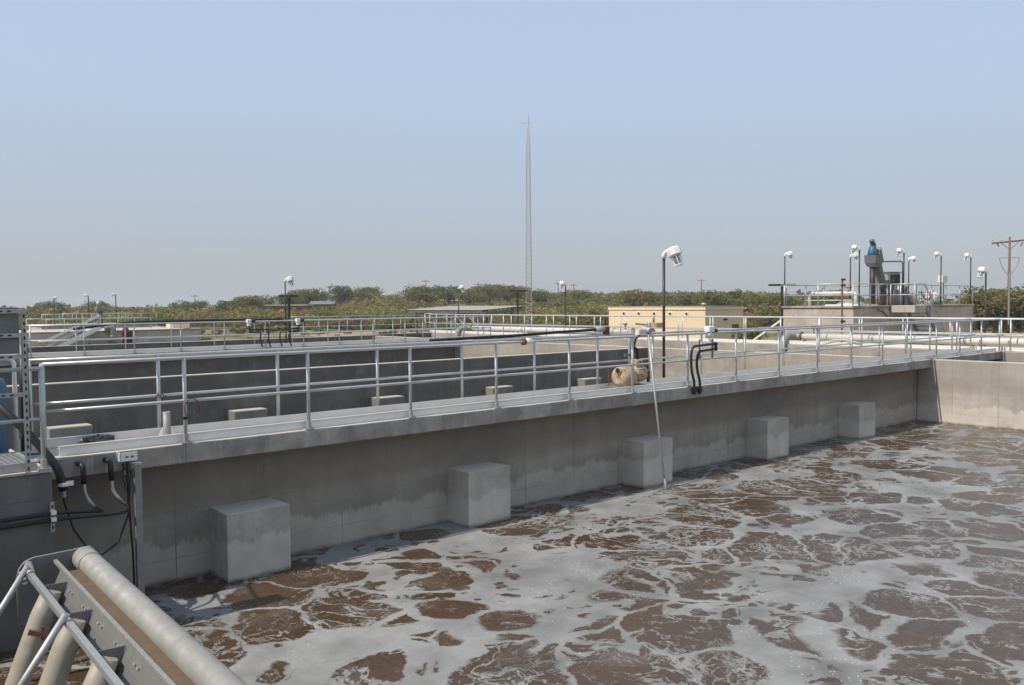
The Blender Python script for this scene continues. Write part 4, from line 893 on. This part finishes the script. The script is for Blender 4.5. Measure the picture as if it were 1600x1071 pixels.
def leaf_cloud(n, rx, rz, size, seed, clumps=14, flat=.75):
    """unit-free crown: n leaf triangles gathered in clumps inside a squashed ellipsoid"""
    g_ = np.random.default_rng(seed)
    d = g_.normal(size=(clumps, 3)); d /= np.linalg.norm(d, axis=1)[:, None]; d[:, 2] = d[:, 2]*.75 + .12
    cc = d*(.45+.45*g_.random((clumps, 1)))*np.array([rx, rx, rz]); cr = rx*(.26+.26*g_.random(clumps))
    k = g_.integers(0, clumps, n); o = g_.normal(size=(n, 3)); o /= np.linalg.norm(o, axis=1)[:, None]
    c_ = cc[k] + o*(cr[k]*(.55+.5*g_.random(n)))[:, None]*np.array([1, 1, flat])
    a = g_.normal(size=(n, 3)); a /= np.linalg.norm(a, axis=1)[:, None]; t_ = g_.normal(size=(n, 3)); b_ = np.cross(a, t_); b_ /= np.linalg.norm(b_, axis=1)[:, None]
    s = size*(.6+.8*g_.random((n, 1)))
    tri = np.stack([c_-a*s*.6-b_*s*.35, c_+a*s*.6-b_*s*.2, c_+b_*s*.75], 1)
    shade = (.75+.5*g_.random(n))*(.8+.35*g_.random(clumps))[k]
    return tri, shade
def leaf_mesh(name, tri, col):
    n = len(tri); me = bpy.data.meshes.new(name); me.vertices.add(n*3); me.vertices.foreach_set('co', tri.reshape(-1).astype(np.float32))
    me.loops.add(n*3); me.loops.foreach_set('vertex_index', np.arange(n*3, dtype=np.int32)); me.polygons.add(n)
    me.polygons.foreach_set('loop_start', np.arange(0, n*3, 3, dtype=np.int32)); me.polygons.foreach_set('loop_total', np.full(n, 3, dtype=np.int32))
    me.update(); ca = me.color_attributes.new('tint', 'FLOAT_COLOR', 'POINT')
    c4 = np.ones((n*3, 4), dtype=np.float32); c4[:, :3] = np.repeat(col, 3, axis=0); ca.data.foreach_set('color', c4.reshape(-1))
    me.materials.append(M['leaf']); me.validate(); return me
# one mass of scrub to the horizon, in one object
pro = {0: [leaf_cloud(330, 1, .8, .125, s, 16) for s in range(6)], 1: [leaf_cloud(130, 1, .8, .21, 20+s, 12) for s in range(6)], 2: [leaf_cloud(30, 1, .7, .5, 40+s, 6) for s in range(6)]}
TR, CL = [], []
def add_bush(x, y, rx, hz_, lod, col):
    tri, shd = pro[lod][nrng.integers(0, 6)]; a = nrng.random()*6.283; ca_, sa = math.cos(a), math.sin(a)
    t_ = tri*np.array([rx, rx, hz_]); r_ = np.stack([t_[..., 0]*ca_-t_[..., 1]*sa, t_[..., 0]*sa+t_[..., 1]*ca_, t_[..., 2]], -1)
    z0 = gh(x, y); TR.append(r_+np.array([x, y, z0+hz_*.72])); CL.append(col[None, :]*shd[:, None])
def scatter(r0, r1, n, lod, s0, s1, clear):
    cnt = 0
    while cnt < n:
        r_ = math.sqrt(nrng.random()*(r1*r1-r0*r0)+r0*r0); th = R(2+82*nrng.random()); x, y = r_*math.sin(th), r_*math.cos(th); cnt += 1
        if vnoise(np.array([x]), np.array([y]), 17, 2)[0] > clear: continue
        if th < R(24) and r_ < 128: continue
        if 42.5 < math.degrees(th) < 49.5 and 168 < r_ < 260 and nrng.random() < .72: continue        # bare tan slope right of the tower
        if 32 < math.degrees(th) < 36 and 178 < r_ < 235 and nrng.random() < .6: continue
        if any(math.hypot(x-hx, y-hy) < 9 for hx, hy in ((96, 187), (109, 193), (146, 190))): continue
        if any(abs(math.degrees(th)-ht) < 1.6 and hr-55 < r_ < hr for ht, hr in ((27.2, 210), (29.5, 221), (37.5, 240))) and lod < 2:
            sc_ = .55
        else: sc_ = 1.0
        s = (s0+(s1-s0)*nrng.random()**1.5)*sc_; col = GREENS[nrng.integers(0, 7)]*(.8+.45*nrng.random())
        add_bush(x, y, s*(1.0+.5*nrng.random()), s*(.62+.25*nrng.random()), lod, col)
scatter(108, 175, 1100, 0, 1.3, 2.7, .40)
scatter(175, 300, 2300, 1, 1.5, 3.0, .45)
scatter(300, 1000, 6500, 2, 2.0, 3.6, .8)
tri = np.concatenate(TR); col = np.concatenate(CL)
sc_o = bpy.data.objects.new('scrub', leaf_mesh('scrub', tri, col)); COL.objects.link(sc_o)
tag(sc_o, 'continuous olive green thorn scrub covering the land to the horizon', 'scrub', kind='stuff')
# weeds at the foot of the scrub
TR, CL = [], []
for k in range(900):
    r_ = 72+48*nrng.random(); th = R(6+74*nrng.random()); x, y = r_*math.sin(th), r_*math.cos(th)
    if r_ < 100 and nrng.random() < .75: continue
    s = .25+.4*nrng.random(); tri, shd = pro[2][nrng.integers(0, 6)]
    TR.append(tri*np.array([s, s, s*.6])+np.array([x, y, gh(x, y)+s*.3])); CL.append(np.array([(.10, .10, .035), (.15, .125, .06), (.075, .09, .03)][k % 3])[None, :]*shd[:, None])
wd = bpy.data.objects.new('weeds', leaf_mesh('weeds', np.concatenate(TR), np.concatenate(CL))); COL.objects.link(wd)
tag(wd, 'low weeds and dry tufts on the sandy ground before the scrub', 'weeds', kind='stuff')
# single trees that stand out
tree_proto = []
for s in range(6):
    dark = s % 2; tri, shd = leaf_cloud(2600 if s != 5 else 800, 1, .62, .075, 60+s, 20 if s != 5 else 12, .7)
    cm = leaf_mesh('crown', tri, GREENS[[3, 1, 5, 2, 3, 2][s]][None, :]*shd[:, None]*(.85 if dark else 1.0))
    tb_ = MB(); rg = random.Random(s)
    tb_.tube([(0, 0, -.95), (.02, 0, -.6), (.05*rg.uniform(-1, 1), .03, -.25)], [.065, .05, .04], 7)
    for k in range(6):
        a = 2*math.pi*k/6+rg.random(); l_ = .5+.3*rg.random(); tb_.tube([(.0, 0, -.55+.06*k), (.25*math.cos(a), .25*math.sin(a), -.25+.05*k), (l_*math.cos(a), l_*math.sin(a), .1+.25*rg.random())], [.034, .024, .008], 5)
    for k in range(10):
        a = 6.28*rg.random(); e_ = rg.uniform(.2, 1.2); tb_.tube([(0, 0, -.15), (.4*math.cos(a)*math.cos(e_), .4*math.sin(a)*math.cos(e_), -.1+.4*math.sin(e_)*.6), (.85*math.cos(a)*math.cos(e_), .85*math.sin(a)*math.cos(e_), .55*math.sin(e_))], [.02, .012, .004], 4)
    tm = tb_.build('trunk', 'bark', None, True); tme = tm.data; bpy.data.objects.remove(tm); tree_proto.append((cm, tme))
TG = 'single trees standing out of the scrub'
def tree(label, u_th, r_, h_, w, kind, name='mesquite_tree'):
    x, y = r_*math.sin(R(u_th)), r_*math.cos(R(u_th)); z0 = gh(x, y); e = empty(name, (x, y, z0), label, 'tree', TG)
    cm, tm = tree_proto[kind]; rot = (x*7.3+y*3.1) % 6.28
    for nm, me_ in (('crown', cm), ('trunk', tm)):
        o = bpy.data.objects.new(nm, me_); COL.objects.link(o); o.parent = e; o.scale = (w/2, w/2, h_/1.6); o.rotation_euler = (0, 0, rot); o.location = (0, 0, h_*.6)
def th_of(u): return math.degrees(YAW+math.atan((u-800)/1358.34))
for u, r_, h_, w, k, lab in (
    (362, 200, 5.0, 9, 1, 'dark rounded tree at the left foot of the ridge, left of the long house'),
    (388, 205, 5.6, 8, 3, 'rounded tree crown directly left of the long low house'),
    (405, 215, 5.8, 7, 1, 'dark tree behind the left end of the long low house'),
    (452, 222, 5.6, 8, 0, 'tree behind the far walkway lamp on the ridge'),
    (470, 226, 6.0, 8, 3, 'broad dark tree right of the far walkway lamp'),
    (490, 228, 6.0, 7, 1, 'rounded tree above the small red house'),
    (535, 215, 6.2, 6, 4, 'lone upright tree standing above a gap right of the red house'),
    (568, 235, 5.2, 9, 2, 'pale green wide tree in the middle of the ridge'),
    (592, 238, 5.6, 6, 5, 'thin bare looking tree on the skyline left of the shed'),
    (652, 185, 5.6, 9, 2, 'bright green tall tree above the left end of the sheet roof shed'),
    (668, 190, 5.4, 8, 0, 'green tree left of the grey roofed house'),
    (702, 205, 5.9, 8, 1, 'dark tree just right of the grey roofed house'),
    (735, 195, 4.9, 8, 2, 'light green tree behind the thin lamp in front of the shed'),
    (765, 215, 5.8, 9, 3, 'dark tree left of the floodlight post by the tower'),
    (790, 222, 5.9, 8, 1, 'dark tree behind the floodlight post by the tower'),
    (812, 225, 5.5, 7, 3, 'dark tree touching the left side of the lattice tower'),
    (843, 200, 4.8, 7, 0, 'small round tree just right of the lattice tower'),
    (908, 230, 4.6, 9, 2, 'low wide tree on the tan hill right of the tower'),
    (990, 150, 5.6, 7, 5, 'open branched thin tree on the skyline above the cream building'),
    (1012, 155, 4.9, 6, 2, 'pale tree right of the open branched tree'),
    (1082, 150, 4.6, 8, 0, 'rounded tree behind the right part of the cream building'),
    (1135, 140, 5.4, 9, 1, 'large dome shaped dark tree right of the near lamp post'),
    (1175, 135, 4.6, 8, 3, 'low tree left of the headworks'),
    (1205, 128, 4.6, 7, 0, 'tree touching the left end of the headworks'),
    (1300, 140, 5.0, 9, 2, 'tree seen through the left headworks railing'),
    (1530, 112, 5.2, 8, 5, 'thin leaved tree behind the lamp at far right'),
    (1556, 108, 4.6, 8, 3, 'bushy tree left of the brown utility pole'),
    (1592, 112, 5.0, 9, 0, 'bushy tree at the right edge behind the utility pole'),
    (1640, 110, 4.9, 9, 1, 'bushy tree just outside the right edge beyond the utility pole'),
    (78, 260, 5.4, 9, 0, 'small tree bump on the flat skyline left of the three far lamps'),
    (150, 250, 5.0, 9, 2, 'tree on the flat skyline behind the mixer drive'),
    (300, 235, 4.9, 10, 1, 'tree on the flat skyline left of the ridge'),
    (1174, 60, 2.0, 2.2, 2, 'small green shrub on the sand right of the cream building')):
    tree(lab, th_of(u), r_, h_, w, k, 'shrub' if r_ < 70 else 'mesquite_tree')

# ---------------------------------------------------------------- thin dusty air
hzb = MB().box(-2600, 2600, -2600, 2600, -12, 26).build('haze', 'dark'); hzb.data.materials.clear()
m = bpy.data.materials.new('haze_air'); m.use_nodes = True; nt = m.node_tree; nt.nodes.clear()
ov = nt.nodes.new('ShaderNodeOutputMaterial'); pv = nt.nodes.new('ShaderNodeVolumePrincipled')
pv.inputs['Color'].default_value = (.95, .96, .98, 1); pv.inputs['Density'].default_value = .00045; pv.inputs['Anisotropy'].default_value = .2
nt.links.new(pv.outputs[0], ov.inputs['Volume']); hzb.data.materials.append(m)
tag(hzb, kind='stuff')
